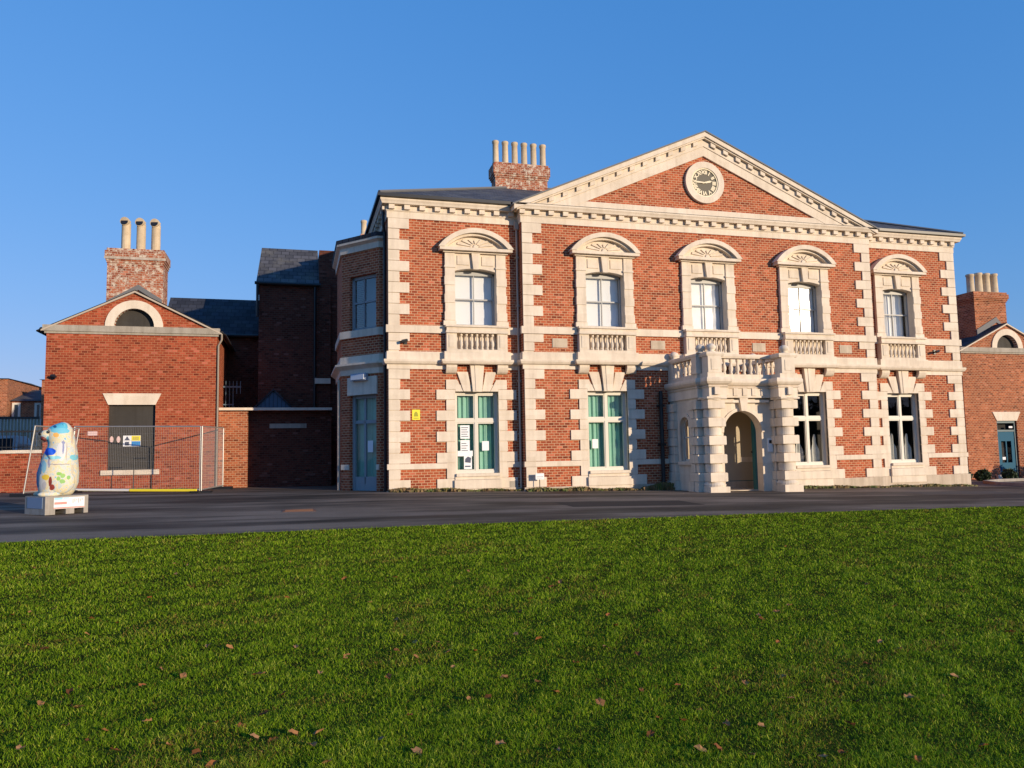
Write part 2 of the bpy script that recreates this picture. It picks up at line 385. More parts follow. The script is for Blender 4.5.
# plinth, dado band, sill band, mid cornice, entablature: each swept along the front with its breaks
def runs(cuts, y0, x0, x1, full):
    xs = [x0]; out = []
    for a, b in cuts: out.append((xs[0], a)); xs = [b]
    out.append((xs[0], x1)); return out
def band(name, z0, z1, pr, cuts_side, m=ST, centre=None):
    mb = MB()
    for (x0, x1, y, cs) in ((0, 3.99, 0, [2.62]), (4.0, 16.56, YF, [6.65, 10.25, 13.85]), (16.57, 20.55, 0, [17.95])):
        segs = [(x0, x1)]
        if cuts_side:
            segs = []; s = x0
            for c in cs: segs.append((s, c-cuts_side)); s = c+cuts_side
            segs.append((s, x1))
        for a, b in segs:
            e0 = a-pr if a in (0, 4.0) else a; e1 = b+pr if b in (20.55, 16.56) else b
            mb.box(e0, e1, y-pr, y+.06, z0, z1)
    return mb.each(name, m, mansion)
band('dado_band', .632, .788, .05, .92)
band('sill_band', 4.625, 4.845, .07, .95)
pl = MB()
for (x0, x1, y) in ((-.06, 3.93, 0), (3.94, 16.62, YF), (16.63, 20.62, 0)): pl.box(x0, x1, y-.07, y+.05, -1.1, .028)
pl.each('plinth', STD, mansion)
PROF_MID = [(-.02,4.07),(.05,4.07),(.055,3.83),(.14,3.83),(.14,3.77),(.11,3.71),(.08,3.69),(.05,3.67),(.045,3.552),(-.02,3.552)]
mc = MB(); BK = .17
def mid_path(x0, x1, y, cs):
    p = [(x0, y)]
    for c in cs: p += [(c-.95, y), (c-.95, y-BK), (c+.95, y-BK), (c+.95, y)]
    return p+[(x1, y)]
# window breaks: lower frieze only under the consoles
PTOP = [(-.02,4.07),(.05,4.07),(.055,3.83),(.14,3.83),(.14,3.77),(.11,3.71),(.08,3.69),(-.02,3.69)]
mc.sweep([(0, 1.0), (0,0), *mid_path(.001, 3.99, 0, [2.62])[1:]], PTOP)
mc.sweep([(4.0, -.01)]+mid_path(4.0, 16.56, YF, [6.65, 10.25, 13.85])+[(16.56, -.01)], PTOP)
mc.sweep(mid_path(16.57, 20.55, 0, [17.95])[:-1]+[(20.55,0),(20.55,1.0)], PTOP)
mc.each('string_cornice', ST, mansion)
fz = MB()
for (x0, x1, y, cs) in ((0, 3.99, 0, [2.62]), (4.0, 16.56, YF, [6.65, 10.25, 13.85]), (16.57, 20.55, 0, [17.95])):
    s = x0
    for c in cs+[None]:
        e = x1 if c is None else c-.62
        fz.box(s-(.045 if s == x0 and x0 < 5 else 0), e+(.045 if e == x1 and x1 > 16 else 0), y-.045, y+.05, 3.552, 3.69)
        if c: s = c+.62
fz.each('string_frieze', ST, mansion)
# main entablature
ARC = [(-.02,8.30),(.06,8.30),(.06,8.27),(.035,8.24),(.035,8.052),(-.02,8.052)]
FRI = [(-.02,8.44),(.05,8.44),(.05,8.33),(.04,8.302),(-.02,8.302)]
CRW = [(-.3,8.585),(.24,8.585),(.24,8.54),(.21,8.49),(.19,8.436),(-.3,8.436)]
def ent(pathlist, name, prof, m=ST):
    mb = MB()
    for p in pathlist: mb.sweep(p, prof)
    return mb.each(name, m, mansion)
PATHS = [[(0,11.5),(0,0),(3.99,0)], [(4.0,-.003),(4.0,YF),(16.56,YF),(16.56,-.003)], [(16.57,0),(20.55,0),(20.55,11.5)]]
ent(PATHS, 'architrave', ARC); ent(PATHS, 'bed_moulding', FRI)
ent([[(0,11.5),(0,0),(3.75,0)], [(4.0,.05),(4.0,YF),(16.56,YF),(16.56,.05)], [(16.81,0),(20.55,0),(20.55,11.5)]], 'cornice', CRW)
md = MB()
def mods(x0, x1, y, n):
    for i in range(n):
        c = x0+(x1-x0)*i/(n-1); md.prism([(c-.085,8.432),(c+.085,8.432),(c+.085,8.30),(c-.085,8.30)], y-.15, y-.04)
mods(.1, 3.75, 0, 9); mods(4.0, 16.56, YF, 28); mods(16.9, 20.45, 0, 9)
for i in range(24): yy = .1+.455*i; md.box(-.16,-.04, yy-.085, yy+.085, 8.30, 8.432)
md.each('modillion', ST, mansion)
# gutters on the side bays
gt = MB(); gt.sweep([(0,11.5),(0,0),(3.70,0)], [(.18,8.59),(.33,8.61),(.33,8.70),(.18,8.70)]); gt.sweep([(16.86,0),(20.55,0),(20.55,11.5)], [(.18,8.59),(.33,8.61),(.33,8.70),(.18,8.70)])
gt.each('gutter', GUT, mansion)
# pediment
AX, AZ = XC, 11.42; EX = 6.55; EZ = 8.55; SLP = (AZ-EZ)/EX
def rake(mb, t0, t1, y0, y1, x_out=EX, zmin=None):          # t = vertical depth below the top line
    for d in (-1, 1):
        xo = xl = x_out
        if zmin: xo = min(x_out, (AZ-t0-zmin)/SLP); xl = min(xo, (AZ-t1-zmin)/SLP)
        mb.prism([(AX, AZ-t0), (AX+d*xo, AZ-SLP*xo-t0), (AX+d*xl, AZ-SLP*xl-t1), (AX, AZ-t1)], y0, y1)
rk = MB(); rake(rk, .012, .16, YF-.24, YF+.1, x_out=EX); rake(rk, .162, .21, YF-.19, YF+.1, x_out=EX-.1)
rk.each('raking_cornice', ST, mansion)
rb = MB(); rake(rb, .442, .76, YF-.065, YF+.12, zmin=8.60); rake(rb, .212, .44, YF-.09, YF+.12, zmin=8.60)
rb.each('raking_band', ST, mansion)
md = MB()
for d in (-1, 1):
    for i in range(13):
        x = .32+.455*i; z = AZ-.214-SLP*x
        if z < 8.80: continue
        xx = AX+d*x; w_ = .085
        md.prism([(xx-w_, z-SLP*-w_*d*-1*-1 if False else z+(SLP*w_ if d > 0 else -SLP*w_)), (xx+w_, z-(SLP*w_ if d > 0 else -SLP*w_)), (xx+w_, z-.13-(SLP*w_ if d > 0 else -SLP*w_)), (xx-w_, z-.13+(SLP*w_ if d > 0 else -SLP*w_))], YF-.16, YF-.08)
md.each('modillion', ST, mansion)
hb = MB(); hb.prism([(AX-5.45,8.602),(AX+5.45,8.602),(AX+4.95,8.84),(AX-4.95,8.84)], YF-.055, YF+.05); hb.build('pediment_base_band', ST, mansion)
lf = MB(); rake(lf, -.035, .01, YF-.27, YF+.4, x_out=EX+.05); lf.box(3.80, 16.76, YF-.25, YF, 8.588, 8.60); lf.each('lead_capping', LEAD, mansion)
# clock
ck = MB(); ring = arc(XC, 9.755, .70, 0, 360, 40); rin = arc(XC, 9.755, .49, 0, 360, 40); ck.strip(rin, ring, YF-.11, YF+.1)
clock = ck.build('clock', ST, mansion)
dl = MB(); dl.lathe([(.0,-.03),(.485,-.03),(.485,.05),(0,.05)], (XC, YF-.02, 9.755), 40, 'y'); dl.build('dial', DIAL, clock)
rg = MB(); rg.strip(arc(XC,9.755,.445,0,360,40), arc(XC,9.755,.487,0,360,40), YF-.085, YF-.045); rg.build('gilt_ring', GOLD, clock)
def text_mesh(s, size, rot_z, origin, extr=.006):
    cu = bpy.data.curves.new('t', 'FONT'); cu.body = s; cu.size = size; cu.align_x = 'CENTER'; cu.align_y = 'CENTER'; cu.extrude = extr; cu.offset = size*.05
    o = bpy.data.objects.new('t', cu); COL.objects.link(o); dg = bpy.context.evaluated_depsgraph_get()
    me = o.evaluated_get(dg).to_mesh(); vs = [v.co.copy() for v in me.vertices]; fs = [tuple(p.vertices) for p in me.polygons]
    bpy.data.objects.remove(o); ca, sa = math.cos(rot_z), math.sin(rot_z); out = []
    for v in vs:
        x, y = v.x*ca-v.y*sa, v.x*sa+v.y*ca; out.append((origin[0]+x, origin[1]-v.z, origin[2]+y))
    return out, fs
nm = MB()
for i, t in enumerate(['XII','I','II','III','IIII','V','VI','VII','VIII','IX','X','XI']):
    a = -i*math.pi/6; o = (XC-math.sin(a)*.345, YF-.062, 9.755+math.cos(a)*.345)
    vs, fs = text_mesh(t, .17, a, o); nm.add(vs, fs)
nm.each('numeral', GOLD, clock)
hd = MB()
def hand(ang, ln, wd, y):
    c, s = math.sin(ang), math.cos(ang); px, pz = s, -c
    hd.prism([(XC-c*.08+px*wd*.5, 9.755-s*.08+pz*wd*.5), (XC-c*.08-px*wd*.5, 9.755-s*.08-pz*wd*.5), (XC+c*ln*.7-px*wd, 9.755+s*ln*.7-pz*wd), (XC+c*ln, 9.755+s*ln), (XC+c*ln*.7+px*wd, 9.755+s*ln*.7+pz*wd)], y, y+.01)
hand(R(272), .38, .028, YF-.085); hand(R(76), .28, .034, YF-.075)
hd.each('hand', GOLD, clock)
# roofs
rf = MB()
x0, x1, y0, y1, ze = -.28, 20.83, -.28, 12.0, 8.70; rd = 6.2; zr = ze+.44*rd
A, B_, C_, D_ = (x0,y0,ze), (x1,y0,ze), (x1,y1,ze), (x0,y1,ze); E_, F_ = (x0+rd,y0+rd,zr), (x1-rd,y0+rd,zr)
rf.add([A,B_,C_,D_,E_,F_], [(0,1,5,4),(1,2,5),(2,3,4,5),(3,0,4),(0,3,2,1)])
roof = rf.build('roof', SL, mansion)
gr = MB(); zt = AZ-.14; e = EX-.3
gr.add([(AX-e,YF-.1,AZ-SLP*e-.14),(AX,YF-.1,zt),(AX+e,YF-.1,AZ-SLP*e-.14),(AX-e,4.5,AZ-SLP*e-.14),(AX,5.9,zt),(AX+e,4.5,AZ-SLP*e-.14)], [(0,1,4,3),(1,2,5,4)])
gr.build('gable_roof', SL, mansion)
hr = MB()
for a, b in ((A,E_),(B_,F_),(E_,F_)): hr.tube([Vector(a)+Vector((0,0,.03)), Vector(b)+Vector((0,0,.03))], .05, 6)
hr.each('ridge_tile', LEAD, roof)
# chimneys
def chimney(parent, x0, x1, y0, y1, z0, zt, m, crown=(.08,.45), bandz=None):
    mb = MB(); mb.box(x0, x1, y0, y1, z0, zt-crown[1])
    n = 3
    for i in range(n): q = crown[0]*(i+1)/n; h = .075; mb.box(x0-q, x1+q, y0-q, y1+q, zt-crown[1]+i*h+.001, zt-crown[1]+(i+1)*h)
    q = crown[0]; mb.box(x0-q, x1+q, y0-q, y1+q, zt-crown[1]+n*h+.001, zt-.09); mb.box(x0-q+.05, x1+q-.05, y0-q+.05, y1+q-.05, zt-.09, zt)
    return mb.build('chimney_stack', m, parent)
def pot(parent, x, y, z, h, r=.115, r2=None, m=POT):
    r2 = r2 or r*.93
    mb = MB(); mb.lathe([(r*1.12,0),(r*1.12,.08),(r,.1),(r2,h-.12),(r2*1.15,h-.1),(r2*1.18,h-.02),(r2*1.05,h),(r2*.8,h),(r2*.75,h-.35)], (x,y,z), 16)
    return mb.build('chimney_pot', m, parent, True)
cs = chimney(mansion, 4.62, 6.68, 5.0, 5.6, 9.6, 12.02, BRC, (.09,.60))
for i in range(6): pot(cs, 4.72+.378*i, 5.3, 12.0, .96, .12)
cs2 = chimney(mansion, .0, .6, 9.4, 10.2, 8.6, 10.2, BRC); pot(cs2, .12, 9.6, 10.18, .65, .12)
# pipes
pp = MB(); pp.tube([(3.93,-.07,8.1),(3.93,-.07,.0)], .035, 8); pp.box(3.86,3.985,-.14,-.01,7.9,8.15)
for z in (7,5.5,3.2,1.6): pp.box(3.88,3.98,-.11,0,z,z+.05)
pp.build('downpipe', CREAMP, mansion)
pp = MB(); pp.tube([(16.66,-.09,8.1),(16.66,-.09,-.3)], .04, 8); pp.build('downpipe', CREAMP, mansion)
pp = MB(); pp.tube([(8.40,-.5,2.9),(8.40,-.5,2.7),(8.40,-.5,-.2)], .065, 8); 
for z in (2.4, 1.2): pp.box(8.31,8.49,-.58,-.38,z,z+.07)
pp.build('downpipe', GUT, mansion)

# upper window
def curtain_mesh(x0, x1, y, z0, z1, amp=.025, k=40):
    mb = MB(); n = 60; top = []
    for i in range(n+1):
        x = x0+(x1-x0)*i/n; yy = y+amp*math.sin((x-x0)*k)+amp*.4*math.sin((x-x0)*k*2.3+1); top.append((x, yy))
    for i in range(n): mb.quad((*top[i], z0), (*top[i+1], z0), (*top[i+1], z1), (*top[i], z1))
    return mb
def upper_window(c, y, glassm, state='blind'):
    yf = y-BK
    sr = MB()
    for d in (-1, 1):
        a, b = sorted((c+d*.64, c+d*.94)); sr.box(a, b, y-.10, y+.34, 4.86, 6.62)
        sr.box(a-.02, b+.02, y-.125, y+.1, 6.62, 6.68)
        sr.box(a, b, y-.10, y+.34, 6.682, 7.07)
        a2, b2 = sorted((c+d*.94, c+d*1.0)); sr.box(min(c+d*.62, c+d*1.0), max(c+d*.62, c+d*1.0), y-.13, y+.02, 4.862, 5.0)
        for k_ in range(3):
            z_ = 5.02+.535*k_; e_ = .02; sr.box(a-(e_ if d < 0 else -.002), b+(e_ if d > 0 else -.002), y-.122, y-.02, z_, z_+.255)
    arcp = seg_arc(c, .64, 6.53, .09, 12)
    for p, q in zip(arcp, arcp[1:]): sr.prism([p, q, (q[0], 7.07), (p[0], 7.07)], y-.06, y+.34)
    surround = sr.build('window_surround', ST, mansion)
    kb = MB(); kb.prism([(c-.08,6.58),(c+.08,6.58),(c+.13,7.065),(c-.13,7.065)], y-.16, y-.03)
    for d in (-1, 1): kb.box(min(c+d*.2,c+d*.56), max(c+d*.2,c+d*.56), y-.085, y-.05, 6.72, 7.0)
    kb.build('keystone', ST, surround)
    hd_ = MB(); zb = 7.07
    hd_.box(c-1.0, c+1.0, y-.16, y+.05, zb+.002, zb+.05); hd_.box(c-1.12, c+1.12, y-.28, y+.05, zb+.05, zb+.14)
    outer = seg_arc(c, 1.16, zb+.14, .60, 24); inner = seg_arc(c, .98, zb+.14, .46, 24)
    hd_.strip(inner, outer, y-.30, y+.05)
    i2 = seg_arc(c, .90, zb+.14, .39, 24); hd_.strip(i2, inner, y-.20, y+.05)
    hood = hd_.build('window_hood', ST, mansion)
    ty = MB(); pts = i2; ty.prism([*pts], y-.06, y+.04)
    for k in range(7):
        a = R(20+k*140/6); r0, r1 = .14, .30+.16*abs(math.cos(a))
        ca, sa = math.cos(a), math.sin(a); cx, cz = c, zb+.19
        p0 = (cx+ca*r0, cz+sa*r0*.9); p1 = (cx+ca*r1*1.3, cz+sa*r1*.75)
        nx, nz = -sa*.035, ca*.035
        ty.prism([(p0[0]-nx*.4,p0[1]-nz*.4),(p1[0]-nx,p1[1]-nz),(p1[0]+nx,p1[1]+nz),(p0[0]+nx*.4,p0[1]+nz*.4)], y-.10, y-.05)
    ty.lathe([(0,-.05),(.06,-.045),(.09,0)], (c, y-.06, zb+.21), 12, 'y')
    ty.build('shell_carving', ST, hood)
    # balustrade panel standing forward
    bp = MB()
    bp.box(c-.95, c+.95, yf-.09, y+.02, 4.625, 4.70); bp.box(c-.93, c+.93, yf-.06, y+.02, 4.702, 4.80); bp.box(c-.97, c+.97, yf-.11, y+.3, 4.80, 4.858)
    bp.box(c-.93, c+.93, yf-.03, y+.02, 4.072, 4.14); bp.box(c-.6, c+.6, y-.04, y+.02, 4.14, 4.62)
    for d in (-1, 1):
        a, b = sorted((c+d*.62, c+d*.93)); bp.box(a, b, yf-.03, y+.02, 4.142, 4.62)
        a, b = sorted((c+d*.69, c+d*.86)); bp.box(a, b, yf-.045, yf-.02, 4.2, 4.57)
    panel = bp.build('window_balustrade', ST, mansion)
    for k in range(7):
        b = MB(); b.lathe([(.045,0),(.045,.04),(.03,.06),(.055,.15),(.05,.22),(.025,.30),(.022,.38),(.035,.41),(.045,.42),(.045,.478)], (c-.48+.16*k, yf+.04, 4.141), 8); b.build('baluster', ST, panel, True)
    cn = MB()
    for d in (-1, 1):
        a, b = sorted((c+d*.62, c+d*.94)); cn = MB()
        pr_ = [(yf-.02,3.689),(yf-.02,3.60),(yf+.01,3.53),(yf+.05,3.47),(yf+.10,3.43),(y+.02,3.43),(y+.02,3.689)]; n_ = len(pr_)
        cn.add([(a,q[0],q[1]) for q in pr_]+[(b,q[0],q[1]) for q in pr_], [tuple(range(n_)), tuple(range(2*n_-1,n_-1,-1))]+[(i,n_+i,n_+(i+1)%n_,(i+1)%n_) for i in range(n_)])
        cn.build('console', ST, mansion)
    # sash
    fr = MB(); yg = y+.24
    for d in (-1, 1): a, b = sorted((c+d*.64, c+d*.595)); fr.box(a, b, yg-.05, yg+.05, 4.87, 6.64)
    fr.box(c-.64, c+.64, yg-.06, yg+.06, 4.86, 4.95); fr.box(c-.64, c+.64, yg-.05, yg+.05, 6.46, 6.66); fr.box(c-.594, c+.594, yg-.04, yg+.04, 5.70, 5.74)
    fr.box(c-.014, c+.014, yg-.03, yg+.03, 4.9, 6.6)
    sash = fr.build('sash_window', SASH, mansion)
    MB().quad((c-.57,yg,4.9),(c+.57,yg,4.9),(c+.57,yg,6.55),(c-.57,yg,6.55)).build('pane', glassm, sash)
    if state == 'blind': MB().box(c-.60, c+.60, yg+.09, yg+.10, 4.9, 6.6).build('blind', BLIND, sash)
    else:
        b = curtain_mesh(c-.58, c+.58, yg+.14, 4.9, 6.6, .03, 22); b.build('blind', BLIND, sash)
upper_window(2.62, 0, GLU); upper_window(17.95, 0, GLU, 'curtain')
for c in W_MID: upper_window(c, YF, GLU)
# lower windows
def lower_window(c, y, kind):
    sr = MB(); B = .045
    rows = list(zip(ROWS_L, ROWS_L[1:]))
    for d in (-1, 1):
        for i, (z1, z0) in enumerate(rows):
            if i == 0: continue
            wd = 1.22 if i % 2 == 0 else .93
            a, b = sorted((c+d*.66, c+d*wd))
            if z1 < 2.97: sr.box(a, b, y-B, y+.05, z0+.009, z1-.009)
        a, b = sorted((c+d*.66, c+d*.93)); sr.box(a, b, y-B, y+.05, .34, .785)
        a, b = sorted((c+d*.66, c+d*1.22)); sr.box(a, b, y-B, y+.05, .03, .328)
        a, b = sorted((c+d*.66, c+d*.91)); sr.box(a, b, y-.012, y+.34, .05, 2.96)
        # voussoirs
        sr.prism([(c+d*.66,2.90),(c+d*.93,2.962),(c+d*.93,3.24),(c+d*.70,3.24)] if False else [(c+d*.42,2.90),(c+d*.655,2.90),(c+d*.655,2.966),(c+d*.93,2.966),(c+d*.93,3.245),(c+d*.60,3.245)], y-B, y+.05)
        sr.prism([(c+d*.165,2.90),(c+d*.405,2.90),(c+d*.60,3.48),(c+d*.275,3.48)], y-B-.012, y+.05)
    sr.box(c-.70, c+.70, y-.02, y+.34, 2.902, 3.1)
    surround = sr.build('window_surround', ST, mansion)
    k = MB(); k.prism([(c-.14,2.885),(c+.14,2.885),(c+.215,3.69),(c-.215,3.69)], y-.13, y+.02); k.prism([(c-.05,2.9),(c+.05,2.9),(c+.08,3.68),(c-.08,3.68)], y-.145, y-.12); k.build('keystone', ST, surround)
    s = MB(); s.box(c-.66, c+.66, y-.13, y+.34, .385, .47); s.box(c-.69, c+.69, y-.08, y+.05, .292, .375); s.box(c-.72, c+.72, y-.13, y+.05, .03, .284); s.box(c-.72, c+.72, y-.10, y+.05, -.2, .022)
    s.build('window_sill', ST, surround)
    yg = y+.20; fr = MB()
    for d in (-1, 1):
        a, b = sorted((c+d*.66, c+d*.60)); fr.box(a, b, yg-.06, yg+.06, .47, 2.9)
        a, b = sorted((c+d*.04, c+d*.60)); 
        for z0, z1 in ((.55, 1.98), (2.08, 2.82)):
            a1, b1 = sorted((c+d*.04, c+d*.07)); fr.box(a1, b1, yg-.045, yg+.03, z0, z1); a1, b1 = sorted((c+d*.57, c+d*.60)); fr.box(a1, b1, yg-.045, yg+.03, z0, z1)
            fr.box(a+.03, b-.03, yg-.045, yg+.03, z0, z0+.035); fr.box(a+.03, b-.03, yg-.045, yg+.03, z1-.035, z1)
    fr.box(c-.60, c+.60, yg-.06, yg+.06, .47, .549); fr.box(c-.60, c+.60, yg-.06, yg+.06, 2.821, 2.9); fr.box(c-.60, c+.60, yg-.06, yg+.06, 1.981, 2.079); fr.box(c-.04, c+.04, yg-.062, yg+.06, .549, 2.821)
    f = fr.build('casement_window', WH, mansion)
    MB().quad((c-.58,yg,.5),(c+.58,yg,.5),(c+.58,yg,2.87),(c-.58,yg,2.87)).build('pane', GL, f)
    if kind == 'green':
        curtain_mesh(c-.62, c+.62, yg+.14, .45, 2.9, .03, 38).build('curtain', GRN, f)
    else:
        mb = MB()                          # tied-back net curtain: two tall pale peaks at the foot of the window
        for cx in (c-.30, c+.33):
            n = 20
            for i in range(n):
                def P(t): 
                    x = cx-.27+.54*t; h = .50+1.05*max(0, 1-abs(t-.62)/.62)**1.3
                    return (x, yg+.16+.03*math.sin(t*26), h)
                p, q = P(i/n), P((i+1)/n); mb.quad((p[0],p[1],.48),(q[0],q[1],.48),q,p)
        mb.build('curtain', WCUR, f)
    return f
f1 = lower_window(2.62, 0, 'green'); f2 = lower_window(6.65, YF, 'green'); lower_window(13.85, YF, 'net'); lower_window(17.95, 0, 'net')
def paper(parent, x, y, z, w_, h, name='paper_notice', lines=4, m=PAPER, ink=INK, pic=False):
    p = MB().box(x, x+w_, y-.004, y, z, z+h).build(name, m, parent)
    t = MB()
    for i in range(lines): zz = z+h*(.88-.75*i/max(1,lines)); t.box(x+w_*.12, x+w_*(.55+.33*((i*7)%3)/2), y-.0065, y-.0045, zz-h*.022, zz)
    if pic: t.prism([(x+w_*.2,z+h*.35),(x+w_*.75,z+h*.3),(x+w_*.85,z+h*.6),(x+w_*.5,z+h*.72),(x+w_*.25,z+h*.6)], y-.0065, y-.0045)
    t.build('print', ink, p); return p
# (window papers are children of the casement so the print joins the sheet)
def sheet(parent, x, y, z, w_, h, rows):
    t = MB().box(x, x+w_, y-.004, y, z, z+h); o = t.build('paper_notice', PAPER, parent); return o
for (x, z, w_, h) in ((2.14,1.50,.28,.40),(2.14,1.08,.28,.38),(2.05,.98-.0,.46,.16),(2.24,.60,.24,.38),(2.80,1.14,.21,.28)):
    sheet(f1, x, .155 if w_ != .46 else .152, z, w_, h, 4)
pm = MB()
for i in range(5): pm.box(2.17, 2.38-.03*(i%2), .146, .148, 1.56+.065*i, 1.58+.065*i)
for i in range(4): pm.box(2.17, 2.36-.04*(i%2), .146, .148, 1.14+.07*i, 1.16+.07*i)
pm.prism([(2.27,.80),(2.44,.78),(2.46,.93),(2.36,.97),(2.28,.9)], .146, .148)
pm.box(2.27,2.44,.146,.148,.66,.70)
pm.build('notice_print', INK, f1)
sheet(f2, 6.18, YF+.155, 1.15, .19, .28, 3)

# small stone vents
for x in (5.15, 8.42, 12.05, 15.4):
    v = MB().box(x-.24, x+.24, YF-.025, YF+.02, 4.22, 4.50)
    for i in range(6): v.box(x-.20, x+.20, YF-.032, YF-.024, 4.25+.04*i, 4.265+.04*i)
    v.build('air_vent', STD, mansion)
MB().box(3.58, 3.82, -.05, .02, -.01, .22).build('air_vent', STG, mansion)

# ------------------------------------------------------------------ porch (part of the mansion)
PW = -2.08; HX = 1.50; PX0, PX1 = XC-HX, XC+HX
pw = MB()
# front wall with arched door
def arch_wall(mb, x0, x1, z0, z1, c, hw, spring, ya, yb, n=20):
    mb.box(x0, c-hw, ya, yb, z0, z1); mb.box(c+hw, x1, ya, yb, z0, z1)
    pts = arc(c, spring, hw, 180, 0, n)
    for p, q in zip(pts, pts[1:]): mb.prism([p, q, (q[0], z1), (p[0], z1)], ya, yb)
arch_wall(pw, PX0, PX1, -.6, 2.6, XC-.02, .64, 1.54, PW, PW+.3)
# side walls with arched windows (built in YZ)
def side_wall(x, xi):
    hw, cy, zs, sp = .32, -1.36, .72, 1.72
    def prismx(poly, a, b):
        n = len(poly)
        pw.add([(a,y,z) for y,z in poly]+[(b,y,z) for y,z in poly], [tuple(range(n)), tuple(range(2*n-1,n-1,-1))]+[(i,n+i,n+(i+1)%n,(i+1)%n) for i in range(n)])
    prismx([(PW+.3,-.6),(cy-hw,-.6),(cy-hw,2.6),(PW+.3,2.6)], x, xi); prismx([(cy+hw,-.6),(YF-.001,-.6),(YF-.001,2.6),(cy+hw,2.6)], x, xi)
    prismx([(cy-hw,-.6),(cy+hw,-.6),(cy+hw,zs),(cy-hw,zs)], x, xi)
    pts = arc(cy, sp, hw, 180, 0, 14)
    for p, q in zip(pts, pts[1:]): prismx([p, q, (q[0],2.6), (p[0],2.6)], x, xi)
side_wall(PX0, PX0+.22); side_wall(PX1, PX1-.12)
porch = pw.build('porch', ST, mansion)
# side window frames and rings
for x, d in ((PX0, -1), (PX1, 1)):
    t = MB(); cy, sp = -1.36, 1.72
    for k, (r0, r1) in enumerate([(.32,.42)]):
        a = arc(cy, sp, r0, 180, 0, 14); b = arc(cy, sp, r1, 180, 0, 14)
        for i in range(14):
            vs = [(x+d*o, *q) for o in (-.02, .05) for q in (a[i], a[i+1], b[i+1], b[i])]
            t.add(vs, [(0,1,2,3),(7,6,5,4),(0,4,5,1),(1,5,6,2),(2,6,7,3),(3,7,4,0)])
        for y_ in (cy-.42, cy+.32): t.box(min(x-d*.02,x+d*.05), max(x-d*.02,x+d*.05), y_, y_+.10, .62, sp)
    t.box(min(x-d*.02,x+d*.08), max(x-d*.02,x+d*.08), cy-.46, cy+.46, .60, .70)
    sw = t.build('side_window', ST, mansion)
    f = MB(); xx = x-d*.12; bw = .02
    f.box(xx-.02, xx+.02, cy-.02, cy+.02, .72, 2.02); f.box(xx-.02, xx+.02, cy-.31, cy+.31, 1.40, 1.44); f.box(xx-.02, xx+.02, cy-.31, cy+.31, .72, .77)
    for yy in (cy-.31, cy+.27): f.box(xx-.02, xx+.02, yy, yy+.04, .72, 1.75)
    a = arc(cy, sp, .27, 180, 0, 12); b = arc(cy, sp, .31, 180, 0, 12)
    for i in range(12):
        vs = [(xx+o, *q) for o in (-.02, .02) for q in (a[i], a[i+1], b[i+1], b[i])]; f.add(vs, [(0,1,2,3),(7,6,5,4),(0,4,5,1),(1,5,6,2),(2,6,7,3),(3,7,4,0)])
    f.build('frame', WH, sw)
    MB().add([(xx, y_, z_) for y_, z_ in [(cy-.3,.74),(cy+.3,.74),(cy+.3,1.72)]+arc(cy,1.72,.3,0,180,12)[1:]], [tuple(range(15))]).build('pane', GL, sw)
# rusticated pilasters on the corners and at the wall, columns in front
for (px, py, wx, wy) in ((PX0+.22, PW, .30, .12), (PX1-.22, PW, .30, .12)):
    q = MB()
    for i in range(9):
        z0 = .12+.262*i; e = .06 if i % 2 == 0 else 0
        q.box(px-wx-e if px < XC else px-wx-e, px+wx+e, PW-.14-e, PW+.02, z0+.006, z0+.256)
        for_side = PX0 if px < XC else PX1; d = -1 if px < XC else 1
        a, b = sorted((for_side-d*.02, for_side+d*(.12+e))); 
    q.box(px-wx-.08, px+wx+.08, PW-.2, PW+.02, -.55, .118); q.build('corner_pilaster', ST, porch)
for x, d in ((PX0,-1),(PX1,1)):
    q = MB(); q2 = MB()
    for i in range(9):
        z0 = .12+.262*i; e = .03 if i % 2 == 0 else 0
        a, b = sorted((x-d*.01, x+d*(.10+e)));  q.box(a, b, YF-.42-e, YF-.003, z0+.006, z0+.256)
        q2.box(a, b, PW+.05, PW+.3+e, z0+.006, z0+.256)
    a, b = sorted((x-d*.01, x+d*.18)); q.box(a, b, YF-.5, YF-.003, -.55, .118); q2.box(a, b, PW+.04, PW+.36, -.55, .118)
    q.build('side_pilaster', ST, porch); q2.build('side_pilaster', ST, porch)
CY = -2.42
for cx in (XC-1.21, XC+1.21):
    c = MB()
    c.box(cx-.31, cx+.31, CY-.31, PW-.21, -.55, -.02); c.lathe([(.31,-.02),(.32,.03),(.30,.07),(.27,.12)], (cx,CY,0), 24)
    z = .12
    for i in range(9):
        if i % 2 == 0: r = .30
        else: r = .25
        if i % 2 == 0: c.box(cx-.275, cx+.275, CY-.275, CY+.275, z+.012, z+.250); c.box(cx-.26, cx+.26, CY-.26, CY+.26, z+.002, z+.260)
        else: c.lathe([(r-.03,z+.004),(r,z+.022),(r,z+.240),(r-.03,z+.258)], (cx,CY,0), 28)
        z += .262
    c.lathe([(.225,.1),(.225,2.5)], (cx,CY,0), 20)
    c.lathe([(.27,z-.04),(.30,z-.01),(.30,z+.03),(.35,z+.05)], (cx,CY,0), 24)
    col = c.build('column', ST, porch)
    for p in col.data.polygons: p.use_smooth = False
    cb = MB(); cb.box(cx-.32, cx+.32, CY-.32, PW-.10, 2.50, 2.56); cb.build('capital', ST, porch)
